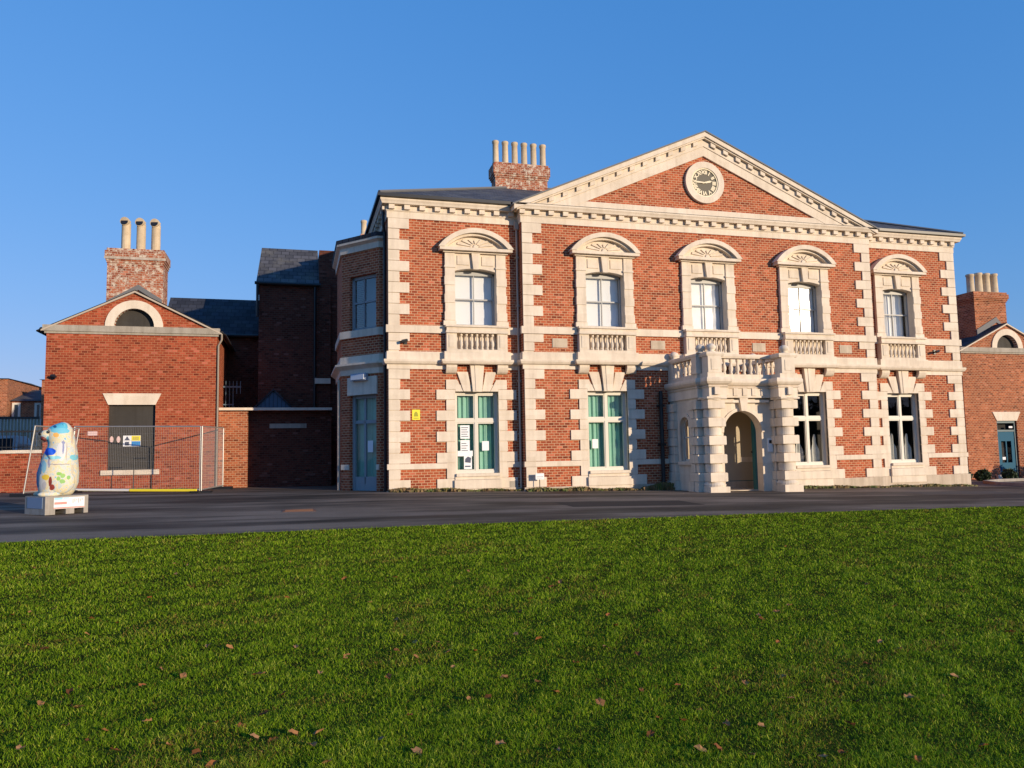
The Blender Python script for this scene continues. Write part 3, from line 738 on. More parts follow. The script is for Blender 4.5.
# entablature with breaks over the columns
def ppath(o=0):
    a, b = XC-HX-.06, XC+HX+.06; yb = PW-.17; yc = CY-.27
    return [(a, YF), (a, yb), (a+.13, yb), (a+.13, yc), (XC-.86, yc), (XC-.86, yb), (XC+.86, yb), (XC+.86, yc), (b-.05, yc), (b-.05, yb), (b, yb), (b, YF)]
pe = MB()
pe.sweep(ppath(), [(-.1,2.90),(0,2.90),(.04,2.86),(0,2.82),(0,2.562),(-.1,2.562)])
pe.build('entablature', ST, porch)
pe = MB(); pe.sweep(ppath(), [(-.3,3.12),(.10,3.12),(.12,3.06),(.12,3.00),(.08,2.94),(.02,2.902),(-.3,2.902)]); 
pe.slab([(PX0,YF-.002),(PX1,YF-.002),(PX1,PW-.1),(PX0,PW-.1)], 2.91, 3.10); pe.build('porch_cornice', ST, porch)
pt = MB()
for i in range(5): x = XC-.62+.31*i; pt.box(x-.07, x+.07, PW-.20, PW-.13, 2.62, 2.84)
for s_ in (-1,1): x = XC+s_*1.21; pt.box(x-.08, x+.08, CY-.36, CY-.29, 2.62, 2.84)
pt.prism([(XC-.09-.02,2.17),(XC+.07,2.17),(XC+.12,2.56),(XC-.16,2.56)], PW-.15, PW+.02)
pt.box(XC-.86, XC+.86, PW-.11, PW+.02, 2.42, 2.50)
pt.each('frieze_block', ST, porch)
ai = arc(XC-.02, 1.54, .64, 180, 0, 20); ao = arc(XC-.02, 1.54, .73, 180, 0, 20)
am = MB(); am.strip(ai, ao, PW-.035, PW+.02)
am.build('archivolt', ST, porch)
# balcony balustrade
bal = MB(); yr = CY-.16; yb_ = PW-.02
def pier(x, y, w_=.19, d_=.19): bal.box(x-w_, x+w_, y-d_, y+d_, 3.115, 3.76); bal.box(x-w_*.55, x+w_*.55, y-d_-.012, y-d_+.01, 3.3, 3.66)
bal.sweep([(PX0-.02,YF),(PX0-.02,yb_-.1),(PX0+.06,yb_-.1),(PX0+.06,yr-.1),(XC-.95,yr-.1),(XC-.95,yb_-.1),(XC+.95,yb_-.1),(XC+.95,yr-.1),(PX1-.0,yr-.1),(PX1-.0,yb_-.1),(PX1+.02,yb_-.1),(PX1+.02,YF)], [(-.22,3.26),(0.02,3.26),(.02,3.122),(-.22,3.122)])
bal.sweep([(PX0-.02,YF),(PX0-.02,yb_-.1),(PX0+.06,yb_-.1),(PX0+.06,yr-.1),(XC-.95,yr-.1),(XC-.95,yb_-.1),(XC+.95,yb_-.1),(XC+.95,yr-.1),(PX1-.0,yr-.1),(PX1-.0,yb_-.1),(PX1+.02,yb_-.1),(PX1+.02,YF)], [(-.24,3.86),(0.04,3.86),(.05,3.80),(.03,3.74),(-.23,3.74)])
balus = bal.build('balcony', ST, porch) if False else bal.build('balcony', ST, mansion)
prs = MB()
for (x, y) in ((XC-1.22, yr+.03), (XC+1.22, yr+.03)):
    prs.box(x-.22, x+.22, y-.16, y+.2, 3.262, 3.738); prs.box(x-.12, x+.12, y-.175, y-.15, 3.34, 3.66)
for (x, y) in ((PX0+.06, yb_-.03), (PX1-.06, yb_-.03)): prs.box(x-.14, x+.14, y-.14, y+.14, 3.262, 3.738)
for (x, y) in ((PX0+.08, YF-.17), (PX1-.08, YF-.17)): prs.box(x-.12, x+.12, y-.16, y+.15, 3.262, 3.738)
prs.each('pier', ST, balus)
fin = MB()
for (x, y) in ((XC-1.22, yr+.05), (XC+1.22, yr+.05), (PX0+.08, yr+.32), (PX1-.08, yr+.32), (PX0+.10, YF-.2), (PX1-.10, YF-.2)):
    fin.lathe([(.13,3.862),(.13,3.89),(.07,3.91),(.13,3.96),(.15,4.02),(.11,4.09),(.04,4.12),(0,4.13)], (x,y,0), 16)
fin.each('finial', ST, balus, True)
BP = [(.05,0),(.05,.05),(.035,.07),(.065,.16),(.06,.23),(.03,.32),(.03,.36),(.05,.40),(.05,.478)]
def balr(x, y):
    MB().lathe(BP, (x, y, 3.262), 10).build('baluster', ST, balus, True)
for i in range(8): balr(XC-.78+.223*i, yb_+.0)
for i in range(6):
    for x in (PX0+.07, PX1-.07): balr(x, -.85-.235*i)
# vestibule
vs_ = MB(); vs_.box(8.99, 11.64, PW+.3, YF, -.25, -.18)
vs_.build('porch_floor', STD, mansion)
vi = MB()
vi.box(9.43, 9.55, YF+.02, 3.4, -.3, 2.7); vi.box(10.60, 10.72, YF+.02, 3.4, -.3, 2.7); vi.box(9.45, 11.1, 3.4, 3.5, -.3, 2.7); vi.box(9.45, 11.1, YF+.37, 3.5, 2.6, 2.7)
vi.build('hallway', PLAS, mansion)
MB().box(9.5, 11.05, YF, 3.4, -.26, -.17).build('hall_floor', DK, mansion)
# stop the partition filling the hallway: teal inner door leaf standing open and its frame
dr = MB(); dr.box(XC+.60, XC+.65, PW+.305, PW+.52, -.18, 2.05); dr.box(XC+.585, XC+.60, PW+.34, PW+.49, .1, .9); dr.box(XC+.585, XC+.60, PW+.34, PW+.49, 1.0, 1.9); door = dr.build('open_door', TEAL, mansion)
li = MB(); li.box(8.99,9.55,YF-.04,YF-.002,-.18,2.55); li.box(10.60,11.60,YF-.04,YF-.002,-.18,2.55); li.box(9.55,10.60,YF-.04,YF-.002,2.25,2.55); li.box(8.99,11.64,PW+.31,YF-.04,2.56,2.6); li.build('porch_lining', PLAS, mansion)
MB().box(10.62,11.60,YF-.06,YF-.042,-.17,.05).build('skirting', TEAL, mansion)
MB().lathe([(.0,-.03),(.03,-.02),(.03,.02),(0,.03)], (XC+.57, PW+.49, .95), 10).build('handle', BLK, door)

# ------------------------------------------------------------------ side bay
B0, B1, B2, B3, B4 = (0,.60), (-.20,.60), (-1.22,1.80), (-1.22,4.5), (0,5.4)
def loop(path): return path
bayp = [B4, B3, B2, B1, B0]
bw_ = MB()
# walls; the canted face has a door and a sash opening
def canted(z0, z1, u0=0, u1=1, off=0.0):
    a = Vector(B2); b = Vector(B1); d = b-a; n = Vector((d.y, -d.x)).normalized()
    p = a+d*u0+n*off; q = a+d*u1+n*off
    return (p.x,p.y), (q.x,q.y)
def cbox(mb, u0, u1, o0, o1, z0, z1):
    (p, q), (r_, s_) = canted(z0,z1,u0,u1,o0), canted(z0,z1,u0,u1,o1)
    mb.slab([r_, s_, q, p], z0, z1)
for a, b in ((B4,B3),(B3,B2),(B1,B0)): bw_.quad((*a,-.6),(*b,-.6),(*b,7.4),(*a,7.4))
U0, U1 = .22, .92
for (u0,u1,z0,z1) in ((0,U0,-.6,7.4),(U1,1,-.6,7.4),(U0,U1,2.95,4.75),(U0,U1,6.55,7.4)):
    cbox(bw_, u0, u1, -.25, 0, z0, z1)
bw_.build('bay_wall', BR, mansion)
tr_ = MB()
tr_.sweep(bayp, [(-.02,4.07),(.05,4.07),(.055,3.84),(.20,3.84),(.20,3.78),(.08,3.69),(.05,3.66),(.045,3.50),(-.02,3.50)])
tr_.sweep(bayp, [(-.02,4.86),(.07,4.86),(.07,4.64),(-.02,4.64)])
tr_.sweep(bayp, [(-.02,7.62),(.16,7.62),(.16,7.55),(.06,7.48),(.05,7.30),(-.02,7.30)])
for (u0,u1) in ((0,U0-.01),(U1+.01,1)): cbox(tr_, u0, u1, -.01, .035, .63, .79)
cbox(tr_, U0-.04, U1+.04, -.01, .05, 2.88, 3.42)
tr_.each('stone_band', ST, mansion)
br_ = MB(); br_.slab([(0,5.8),(-1.4,4.6),(-1.4,1.75),(-.28,.42),(0,.42)], 7.623, 7.74); br_.add([(0,5.8,7.74),(-1.4,4.6,7.74),(-1.4,1.75,7.74),(-.28,.42,7.74),(0,.42,7.74),(0,3,8.25)], [(0,1,5),(1,2,5),(2,3,5),(3,4,5)])
br_.build('bay_roof', SLB, mansion)
dsh = MB()
for (u0,u1,z0,z1) in ((U0,U0+.06,-.1,2.9),(U1-.06,U1,-.1,2.9),(U0,U1,2.78,2.9),(U0+.06,U1-.06,2.02,2.12),(.52,.56,.2,2.8),(U0+.06,U1-.06,-.1,.42)):
    cbox(dsh, u0, u1, -.20, -.14 if z1-z0 < 2.8 else -.12, z0, z1)
fd = dsh.build('french_door', GREYP, mansion)
t = MB(); (p,q) = canted(0,0,U0,U1,-.17); t.quad((*p,.3),(*q,.3),(*q,2.85),(*p,2.85)); t.build('pane', GL, fd)
t = MB(); (p,q) = canted(0,0,U0,U1,-.30)
for i in range(24):
    a = (p[0]+(q[0]-p[0])*i/24, p[1]+(q[1]-p[1])*i/24+.03*math.sin(i*1.3)); b = (p[0]+(q[0]-p[0])*(i+1)/24, p[1]+(q[1]-p[1])*(i+1)/24+.03*math.sin((i+1)*1.3)); t.quad((*a,0),(*b,0),(*b,2.9),(*a,2.9))
t.build('curtain', GRN, fd)
t = MB(); (p,q) = canted(0,0,.60,.74,-.155); t.quad((*p,1.15),(*q,1.15),(*q,1.5),(*p,1.5)); t.build('paper_notice', PAPER, fd)
sf = MB()
for (u0,u1,z0,z1) in ((U0,U0+.06,4.86,6.6),(U1-.06,U1,4.86,6.6),(U0,U1,6.45,6.6),(U0+.06,U1-.06,5.70,5.76),(U0,U1,4.86,4.95),(.53,.55,4.9,6.5)): cbox(sf, u0, u1, -.18, -.11, z0, z1)
sw = sf.build('sash_window', GREYP, mansion)
t = MB(); (p,q) = canted(0,0,U0,U1,-.15); t.quad((*p,4.9),(*q,4.9),(*q,6.55),(*p,6.55)); t.build('pane', glass('bay_glass', .01, base=.15), sw)
t = MB(); (p,q) = canted(0,0,U0,U1,-.6); t.quad((*p,4.6),(*q,4.6),(*q,6.8),(*p,6.8)); t.build('room_shade', mat('blue_blind', (.10,.14,.18), .9), sw)
pp = MB(); pp.tube([(-.1,.3,8.35),(-.1,.3,7.9),(-.06,.35,7.7),(-.06,.35,0)], .045, 8); pp.build('downpipe', GUT, mansion)
pp = MB(); pp.tube([(-1.30,1.95,3.4),(-1.30,1.95,0)], .045, 8); pp.build('downpipe', CREAMP, mansion)

# ------------------------------------------------------------------ wings
def wing(x0, x1, y, zb, zt, apex, depth, m, trim, label, cutx=None, lun=True, lab='wing_building'):
    cx = (x0+x1)/2
    W = empty(lab, (cx, y, zb), label, 'brick building')
    return W, cx
LY = 4.9
lw, cxl = wing(-10.25, -5.12, LY, 0, 5.15, 6.6, 8, BRW, ST, 'low red brick wing with a boarded window and three angled chimney pots, behind the fencing')
def gable_front(W, x0, x1, y, zb, zt, za, m, openings, depth=7):
    cx = (x0+x1)/2; mb = MB(); wall(mb, x0, x1, zb, zt, openings, y, y+.3)
    for x in (x0, x1): mb.quad((x,y,zb),(x,y+depth,zb),(x,y+depth,zt),(x,y,zt))
    mb.quad((x0,y+depth,zb),(x1,y+depth,zb),(x1,y+depth,zt),(x0,y+depth,zt))
    # gable with lunette hole
    r, cz = .60, zt+.14; hw = (x1-x0)/2; s = (za-zt)/hw
    arcp = arc(cx, cz, r, 180, 0, 16)
    mb.prism([(x0,zt+.002),(cx-r,zt+.002),(cx-r,zt+.005+s*(hw-r)),], y, y+.3); mb.prism([(cx+r,zt+.002),(x1,zt+.002),(cx+r,zt+.005+s*(hw-r))], y, y+.3)
    for p, q in zip(arcp, arcp[1:]): mb.prism([p, q, (q[0], zt+s*(hw-abs(q[0]-cx))), (p[0], zt+s*(hw-abs(p[0]-cx)))], y, y+.3)
    mb.build('wall', m, W)
    t = MB(); t.strip(arc(cx, cz, r-.001, 180, 0, 20), arc(cx, cz, r+.27, 180, 0, 20), y-.05, y+.25); t.build('lunette_surround', ST, W)
    t = MB(); t.box(x0-.10, x1+.08, y-.09, y+.1, zt-.06, zt+.14); t.box(x0-.05, x1+.04, y-.05, y+.1, zt-.13, zt-.06); t.build('eaves_band', STG, W)
    t = MB(); t.prism([p for p in arc(cx, cz, r, 180, 0, 16)], y+.16, y+.2); t.build('lunette_board', BOARD, W)
    # verge
    t = MB()
    for d in (-1, 1): t.prism([(cx, za), (cx+d*(hw+.14), za-s*(hw+.14)), (cx+d*(hw+.14), za-s*(hw+.14)+.05), (cx, za+.06)], y-.10, y+.05)
    t.build('verge', CREAMP, W)
    t = MB()
    for d in (-1, 1):
        a = (cx, za+.062); b = (cx+d*(hw+.28), za-s*(hw+.28)+.055)
        t.prism([a, b, (b[0], b[1]+.035), (a[0], a[1]+.035)], y-.06, y+depth+.2)
    t.build('roof', SLB, W)
    for x in (x0-.14, x1+.14): MB().tube([(x, y-.05, zt+.0), (x, y+depth, zt+.0)], .06, 8).build('gutter', GUT, W)
def lintel(W, c, hw, z0, z1, y, splay=.17, m=ST):
    MB().prism([(c-hw,z0),(c+hw,z0),(c+hw+splay,z1),(c-hw-splay,z1)], y-.03, y+.1).build('lintel', m, W)
wc = -7.68
gable_front(lw, -10.22, -5.12, LY, -.5, 5.24, 6.50, BRW, [(wc-.70, wc+.70, .73, 2.86)])
lintel(lw, wc, .70, 2.83, 3.20, LY)
MB().box(wc-.86, wc+.86, LY-.07, LY+.2, .58, .735).build('window_sill', ST, lw)
bd = MB().box(wc-.70, wc+.70, LY+.14, LY+.18, .73, 2.86); bd.box(wc-.70, wc+.70, LY+.12, LY+.142, 1.25, 1.28); bd.build('window_board', BOARD, lw)
cl = chimney(lw, -8.66, -6.93, 5.5, 6.5, 5.6, 8.12, BRC, (.07,.50))
wt = MB(); wt.box(-8.74,-6.85,5.42,5.425,7.74,7.82); wt.build('lime_streak', stone('limewash', (.55,.47,.40), .6, .9, 8), cl)
fl_ = MB(); fl_.prism([(-8.64,6.15),(-7.68,6.72),(-6.95,6.25),(-6.95,6.42),(-7.68,6.90),(-8.64,6.32)], 5.44, 5.5); fl_.build('flashing', LEAD, cl)
for x in (-8.20, -7.73, -7.26):
    p = MB(); p.lathe([(.17,0),(.17,.06),(.15,.08),(.145,.98),(.15,1.0)], (x, 6.0, 8.1), 16)
    d = Vector((-.22,-.95,.22)).normalized()
    c0 = Vector((x,6.0,9.12)); pts = [c0+Vector((0,0,-.06)), c0+Vector((0,0,.03)), c0+d*.09+Vector((0,0,.02)), c0+d*.17]
    p.tube(pts, .15, 14); po = p.build('chimney_pot', POT, cl, False)
    q = MB(); e_ = c0+d*.172; q.tube([e_-d*.02, e_+d*.004], .12, 14); q.build('cowl_mouth', BLK, po)
pp = MB(); pp.tube([(-4.98,LY-.05,5.2),(-4.98,LY-.05,5.0),(-5.08,LY-.05,4.8),(-5.08,LY-.05,2.9),(-5.08,LY-.05,0)], .032, 8); pp.build('downpipe', mat('dull_pipe', (.28,.23,.18), .6), lw)
# right wing
rw, _ = wing(25.65, 30.8, LY, -.4, 5.15, 6.6, 8, BRR, ST, 'worn red brick wing with a blue half-glazed door at the right edge')
dc = 27.90
gable_front(rw, 25.65, 30.8, LY, -1.2, 5.22, 6.42, BRR, [(dc-.56, dc+.56, -.9, 2.12)])
wl = MB(); wl.box(20.9, 25.7, LY+.3, LY+.6, -1.2, 5.1); wl.build('side_wall', BRR, rw)
lintel(rw, dc, .56, 2.10, 2.50, LY, .22)
d_ = MB(); y_ = LY+.12
d_.box(dc-.55, dc-.47, y_-.05, y_+.05, -.6, 2.1); d_.box(dc+.47, dc+.55, y_-.05, y_+.05, -.6, 2.1); d_.box(dc-.47, dc+.47, y_-.05, y_+.05, 2.0, 2.1); d_.box(dc-.47, dc+.47, y_-.04, y_+.04, 1.62, 1.70)
fd = d_.build('door_frame', mat('dark_teal_frame', (.012,.07,.10), .4), rw)
t = MB(); t.box(dc-.46, dc-.28, y_-.02, y_+.02, -.6, 1.61); t.box(dc+.28, dc+.46, y_-.02, y_+.02, -.6, 1.61); t.box(dc-.28, dc+.28, y_-.02, y_+.02, -.6, .25); t.box(dc-.28, dc+.28, y_-.02, y_+.02, 1.2, 1.61); t.box(dc-.03, dc+.03, y_-.018, y_+.018, .25, 1.2)
dd = t.build('door', BLUED, rw)
MB().quad((dc-.28,y_,.25),(dc+.28,y_,.25),(dc+.28,y_,1.2),(dc-.28,y_,1.2)).build('pane', GL, dd)
MB().quad((dc-.47,y_,1.7),(dc+.47,y_,1.7),(dc+.47,y_,2.0),(dc-.47,y_,2.0)).build('fanlight_pane', GL, fd)
MB().box(dc+.2, dc+.4, y_-.03, y_-.024, 1.78, 1.86).build('number_label', PAPER, fd)
MB().box(dc-.27, dc-.1, y_-.03, y_-.024, .38, .50).build('paper_notice', PAPER, dd)
MB().box(dc-.6, dc+.6, LY+.35, LY+.4, -.9, 2.2).build('hall_back', DK, rw)
MB().box(dc-.80, dc-.58, LY-.12, LY+.05, -.9, -.28).build('door_step', ST, rw)
ch = chimney(rw, 27.05, 28.85, 5.35, 7.0, 5.4, 8.0, BRR, (.10,.45))
for i, x in enumerate((27.38, 27.86, 28.30, 28.75)): pot(ch, x, 5.8, 7.98, .92 if i == 0 else 1.0, .165)
fl_ = MB(); fl_.prism([(27.06,5.95),(28.2,6.60),(28.6,6.4),(28.2,6.85),(27.06,6.25)], 5.30, 5.345); fl_.build('flashing', LEAD, ch)

# ------------------------------------------------------------------ rear buildings
an = empty('rear_brick_building', (-2.7, 7, 0), 'tall shaded brick block with a grey slate roof left of the mansion bay', 'brick building')
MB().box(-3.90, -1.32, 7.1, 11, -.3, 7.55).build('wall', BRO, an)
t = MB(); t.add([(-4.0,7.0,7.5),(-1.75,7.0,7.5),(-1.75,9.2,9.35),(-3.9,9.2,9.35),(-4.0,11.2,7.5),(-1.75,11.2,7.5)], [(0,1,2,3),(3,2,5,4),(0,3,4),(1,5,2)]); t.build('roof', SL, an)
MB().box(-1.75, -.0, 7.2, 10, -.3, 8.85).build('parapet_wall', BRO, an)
MB().tube([(-4.05,6.95,7.45),(-1.7,6.95,7.45)], .06, 8).build('gutter', GUT, an); MB().tube([(-3.95,6.95,7.4),(-3.95,6.98,6.2)], .05, 8).build('downpipe', GUT, an); MB().tube([(-1.9,7.02,7.4),(-1.9,7.02,.2)], .05, 8).build('downpipe', GUT, an)
bl = MB(); bl.box(-1.9,-1.33,6.95,7.1,3.75,3.95); bl.build('stone_band', ST, an)
rl = empty('rear_slate_building', (-6, 9, 0), 'low shaded brick range with a long dark slate roof behind the boarded wing', 'brick building')
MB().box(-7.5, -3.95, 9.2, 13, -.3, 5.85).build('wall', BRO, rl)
t = MB(); t.add([(-7.5,9.0,5.8),(-3.98,9.0,5.8),(-3.98,11.2,7.62),(-7.5,11.2,7.62),(-3.98,13.3,5.8),(-7.5,13.3,5.8)], [(0,1,2,3),(3,2,4,5),(0,3,5),(1,4,2)]); t.build('roof', SLB, rl)
t = MB(); t.tube([(-7.5,8.95,5.78),(-4.0,8.95,5.78)], .06, 8); t.build('gutter', GUT, rl)
# garden wall between wing and mansion
gw = empty('yard_wall', (-3, 5.9, 0), 'shaded brick yard wall with pale coping and a sunlit end pier beside the wing', 'wall')
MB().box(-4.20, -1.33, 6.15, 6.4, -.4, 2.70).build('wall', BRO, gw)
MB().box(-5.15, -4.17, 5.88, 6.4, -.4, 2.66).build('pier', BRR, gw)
MB().box(-5.15, -1.33, 5.80, 6.45, 2.70, 2.79).build('coping', ST, gw)
MB().box(-3.46, -2.2, 6.11, 6.16, 2.08, 2.24).build('lintel', STG, gw)
# railings and glazed porch roof behind the yard wall
ra = empty('yard_railing', (-4.8, 7.4, 2.6), 'short blue-grey railing of upright bars above the yard wall coping', 'railing')
t = MB(); t.box(-5.2,-4.5,7.38,7.42,3.62,3.68); t.box(-5.2,-4.75,7.38,7.42,2.98,3.02); t.build('rail', RAILB, ra)
for i in range(6): MB().box(-5.15+.125*i-.012, -5.15+.125*i+.012, 7.385, 7.415, 2.5 if i < 4 else 3.4, 3.86).build('bar', RAILB, ra)
gp = empty('glazed_lean_to', (-3.4, 6.6, 0), 'small blue boarded gable peeping over the yard wall', 'lean-to')
MB().prism([(-4.2,2.6),(-2.5,2.6),(-3.35,3.43)], 6.60, 6.66).build('gable_boards', mat('blue_boards', (.05,.10,.17), .6), gp)
t = MB()
for i in range(11): x = -4.05+.14*i; h = 3.43-abs(x+3.35)*.976; t.box(x-.012, x+.012, 6.585, 6.6, 2.6, h-.03)
t.build('batten', mat('dark_batten', (.02,.04,.07), .6), gp)
t = MB()
for d in (-1,1): t.prism([(-3.35,3.44),(-3.35+d*.92,2.54),(-3.35+d*.92,2.60),(-3.35,3.52)], 6.50, 7.1)
t.build('roof', SLB, gp)

# ------------------------------------------------------------------ far left: boundary wall, railing, parked van roof, terrace houses
bwl = empty('boundary_wall', (-14, 5.1, .1), 'low brick boundary wall with pale coping at the left edge', 'wall')
MB().box(-22, -10.24, 4.98, 5.2, -.3, 1.32).build('wall', BRW, bwl)
MB().box(-22, -10.24, 4.92, 5.26, 1.32, 1.42).build('coping', ST, bwl)
br = empty('boundary_railing', (-14, 5.1, 1.42), 'dark steel railing standing on the low boundary wall', 'railing')
t = MB(); t.box(-22,-10.24,5.07,5.11,1.98,2.03); t.box(-22,-10.24,5.07,5.11,1.50,1.53); t.build('rail', BLK, br)
for i in range(24): MB().box(-13.0+.115*i-.009, -13.0+.115*i+.009, 5.08, 5.10, 1.42, 2.06).build('bar', BLK, br)
fc = empty('timber_fence', (-20, 29, 0), 'weathered timber fence with metal bars in front of the far terrace', 'fence')
MB().box(-34,-17.0,29.0,29.05,0,3.60).build('boards', stone('timber', (.60,.50,.34), .3), fc)
MB().box(-34,-17.0,28.9,28.96,3.60,3.72).build('rail', BLK, fc)
for i in range(26): MB().box(-21.2+.17*i-.03, -21.2+.17*i+.03, 28.93, 28.99, 1.9, 3.62).build('bar', GALV, fc)
# parked van seen through the railing
van = empty('parked_van', (-14.6, 9.4, .1), 'pale blue van parked behind the railing and low wall', 'van')
prof = [(-2.3,.35),(-2.3,1.0),(-1.5,1.15),(-.9,1.85),(2.2,1.9),(2.35,1.6),(2.35,.35)]
mb = MB().prism([(-14.4+x, .1+z) for x, z in prof], 8.7, 10.3); mb.build('body', mat('van_paint', (.45,.50,.55), .5), van)
MB().prism([(-15.7,1.30),(-15.25,1.85),(-12.2,1.9),(-12.2,1.32)], 8.68, 8.72).build('side_window', mat('van_glass', (.02,.03,.04), .05), van)
for x in (-15.9, -13.0):
    wv = MB().lathe([(.0,-.1),(.33,-.1),(.33,.1),(0,.1)], (x, 8.8, .42), 18, 'y').build('wheel', BLK, van)
# houses
def house(x0, x1, y, eave, ridge, label, gable_front_, win, chim=None, m=None):
    m = m or BRR; cx = (x0+x1)/2; H = empty('terrace_house', (cx, y, 0), label, 'house', 'brick terrace houses beyond the fence')
    mb = MB(); mb.box(x0, x1, y, y+8, -.5, eave)
    if gable_front_: mb.prism([(x0,eave+.001),(x1,eave+.001),(cx,ridge)], y, y+.3)
    mb.build('wall', m, H); t = MB()
    if gable_front_:
        for d in (-1, 1): t.prism([(cx,ridge+.02),(cx+d*(x1-cx+.2),eave-.12),(cx+d*(x1-cx+.2),eave+.02),(cx,ridge+.18)], y-.15, y+8)
    else: t.add([(x0-.1,y-.2,eave),(x1+.1,y-.2,eave),(x1+.1,y+4,ridge),(x0-.1,y+4,ridge),(x0-.1,y+8,eave),(x1+.1,y+8,eave)], [(0,1,2,3),(3,2,5,4),(0,3,4),(1,5,2)])
    t.build('roof', SL, H)
    for (a, b, c, d) in win:
        f = MB().box(a, b, y-.05, y+.02, c, d).build('window', WH, H)
        n_ = int(max(1, round((b-a)/.5)))
        MB().box(a+.13, b-.13, y-.06, y-.045, c+.12, d-.12).build('pane', mat('house_glass', (.03,.04,.05), .08), f)
    if chim:
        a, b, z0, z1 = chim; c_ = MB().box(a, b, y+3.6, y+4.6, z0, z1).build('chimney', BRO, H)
        for i in range(2): MB().lathe([(.13,0),(.12,.5)], (a+.25+i*(b-a-.5), y+4.1, z1), 10).build('chimney_pot', mat('red_clay', (.4,.12,.07), .8), c_)
    return H
house(-24.5, -19.05, 30, 6.05, 6.12, 'red brick house wall rising at the far left edge beyond the fence', False, [(-21.5,-20.9,3.6,4.9)], None)
house(-19.0, -17.3, 30.6, 4.75, 5.75, 'far recessed brick house with slate roof between two taller walls', False, [(-18.95,-18.5,3.55,4.65),(-17.75,-17.35,3.55,4.65)], (-18.3,-17.5,4.9,6.0))
house(-17.25, -12.5, 30, 6.0, 6.08, 'far red brick house partly hidden by the boarded wing', False, [(-16.6,-16.2,3.4,4.7)], (-16.6,-15.9,6,7.0))

# ------------------------------------------------------------------ temporary fence panels
def fence_panel(p0, p1, h, label, lean=0, foot=True):
    p0 = Vector(p0); p1 = Vector(p1); o = empty('temporary_fence_panel', p0, label, 'fence panel', 'temporary mesh fence panels')
    up_ = Vector((0,0,1)); d = (p1-p0); n = d.cross(up_).normalized(); U = (up_*math.cos(lean)+n*math.sin(lean)); t = .019
    b0 = p0+U*.12; b1 = p1+U*.12; t0 = p0+U*h; t1 = p1+U*h
    fr = MB(); fr.tube([p0+U*.03, t0], t, 8); fr.tube([p1+U*.03, t1], t, 8); fr.tube([t0, t1], t, 8); fr.tube([b0, b1], t, 8)
    fr.build('frame', GALV, o)
    ms = MB(); ln = d.length; r_ = .0024
    nn = int(ln/.055)
    for i in range(1, nn):
        a = b0+d*(i/nn); b = t0+d*(i/nn); 
        ms.tube([a, b], r_, 3)
    for k in range(1, 9): ms.tube([b0+U*((h-.12)*k/9), b1+U*((h-.12)*k/9)], r_, 3)
    ms.build('mesh', GALV, o)
    if foot:
        for q in (p0, p1):
            f = MB(); a = n*.30; b = d.normalized()*.11
            pts = [q+a+b, q+a-b, q-a-b, q-a+b]; z = q.z
            f.slab([(v.x, v.y) for v in pts], z-.02, z+.09); f.build('foot', BLK, o)
    return o
P1 = (-9.05, 3.75, gz(-9.1,3.7)+.0); P2 = (-5.32, 2.3, gz(-5.3,2.3)-.04)
fence_panel(P1, P2, 2.0, 'steel mesh fence panel standing in front of the boarded window')
fence_panel((-5.27, 2.25, gz(-5.3,2.3)-.04), (-4.86, 4.6, gz(-5,4.6)), 2.0, 'short return mesh fence panel closing against the corner of the wing')
fence_panel((-9.75, 1.6, gz(-9.7,1.6)), (-9.15, 3.65, gz(-9.1,3.6)), 1.95, 'leaning mesh fence panel behind the painted animal statue', lean=R(8))
# white and yellow barrier pipes on the ground
tag(MB().tube([(-9.15,3.68,.19),(-7.35,2.98,.15)], .035, 8).build('barrier_pole', mat('white_pole', (.75,.72,.65), .5)), 'long white pole along the foot of the mesh fence', 'pole')
tag(MB().tube([(-7.33,2.97,.15),(-5.4,2.22,.12)], .04, 8).build('barrier_pole', mat('yellow_pole', (.85,.70,.03), .5)), 'bright yellow pole along the foot of the mesh fence', 'pole')
# fence signs
sg = MB().box(-7.94, -7.42, LY+.105, LY+.118, 1.49, 1.84).build('safety_sign', WSG); tag(sg, 'white, yellow and blue safety sign fixed to the boarded window behind the mesh fence', 'sign')
y_ = LY+.10
MB().box(-7.69,-7.43,y_,y_+.004,1.67,1.83).build('yellow_panel', YEL, sg); MB().box(-7.69,-7.43,y_,y_+.004,1.50,1.655).build('blue_panel', BLU, sg)
t = MB(); t.prism([(-7.90,1.69),(-7.74,1.69),(-7.82,1.82)], y_, y_+.004); t.build('warning_triangle', INK, sg)
t = MB(); t.box(-7.88,-7.76,y_,y_+.004,1.52,1.64); t.build('warning_square', INK, sg)
t = MB()
for i in range(3): t.box(-7.66,-7.47,y_-.004,y_-.001,1.71+.035*i,1.722+.035*i)
t.build('lettering', INK, sg)
t = MB().box(-8.95, -8.67, LY-.02, LY, 1.85, 1.98).build('wall_sign', PINKM); tag(t, 'small faded pink notice on the wing brickwork left of the boarded window', 'sign')
for x, lb in ((-8.28,'left'), (-8.08,'right')):
    t = MB().lathe([(0,-.006),(.055,-.006),(.055,.006),(0,.006)], (x, LY+.125, 1.72), 14, 'y')
    for i, v in enumerate(t.v): t.v[i] = (v[0], v[1], 1.72+(v[2]-1.72)*1.9)
    t.build('pale_patch', PINKM, lw)
# sandbag / stand near board: thin grey prop
t = MB(); t.tube([(-7.35,3.6,.1),(-7.35,3.6,1.15)], .015, 6); t.tube([(-7.35,3.6,1.1),(-7.0,3.6,1.1)], .02, 6); t.tube([(-7.6,3.5,.1),(-7.1,3.7,.1)], .02, 6)
tag(t.build('prop_stand', BLK), 'thin dark stand behind the mesh fence below the boarded window', 'stand')

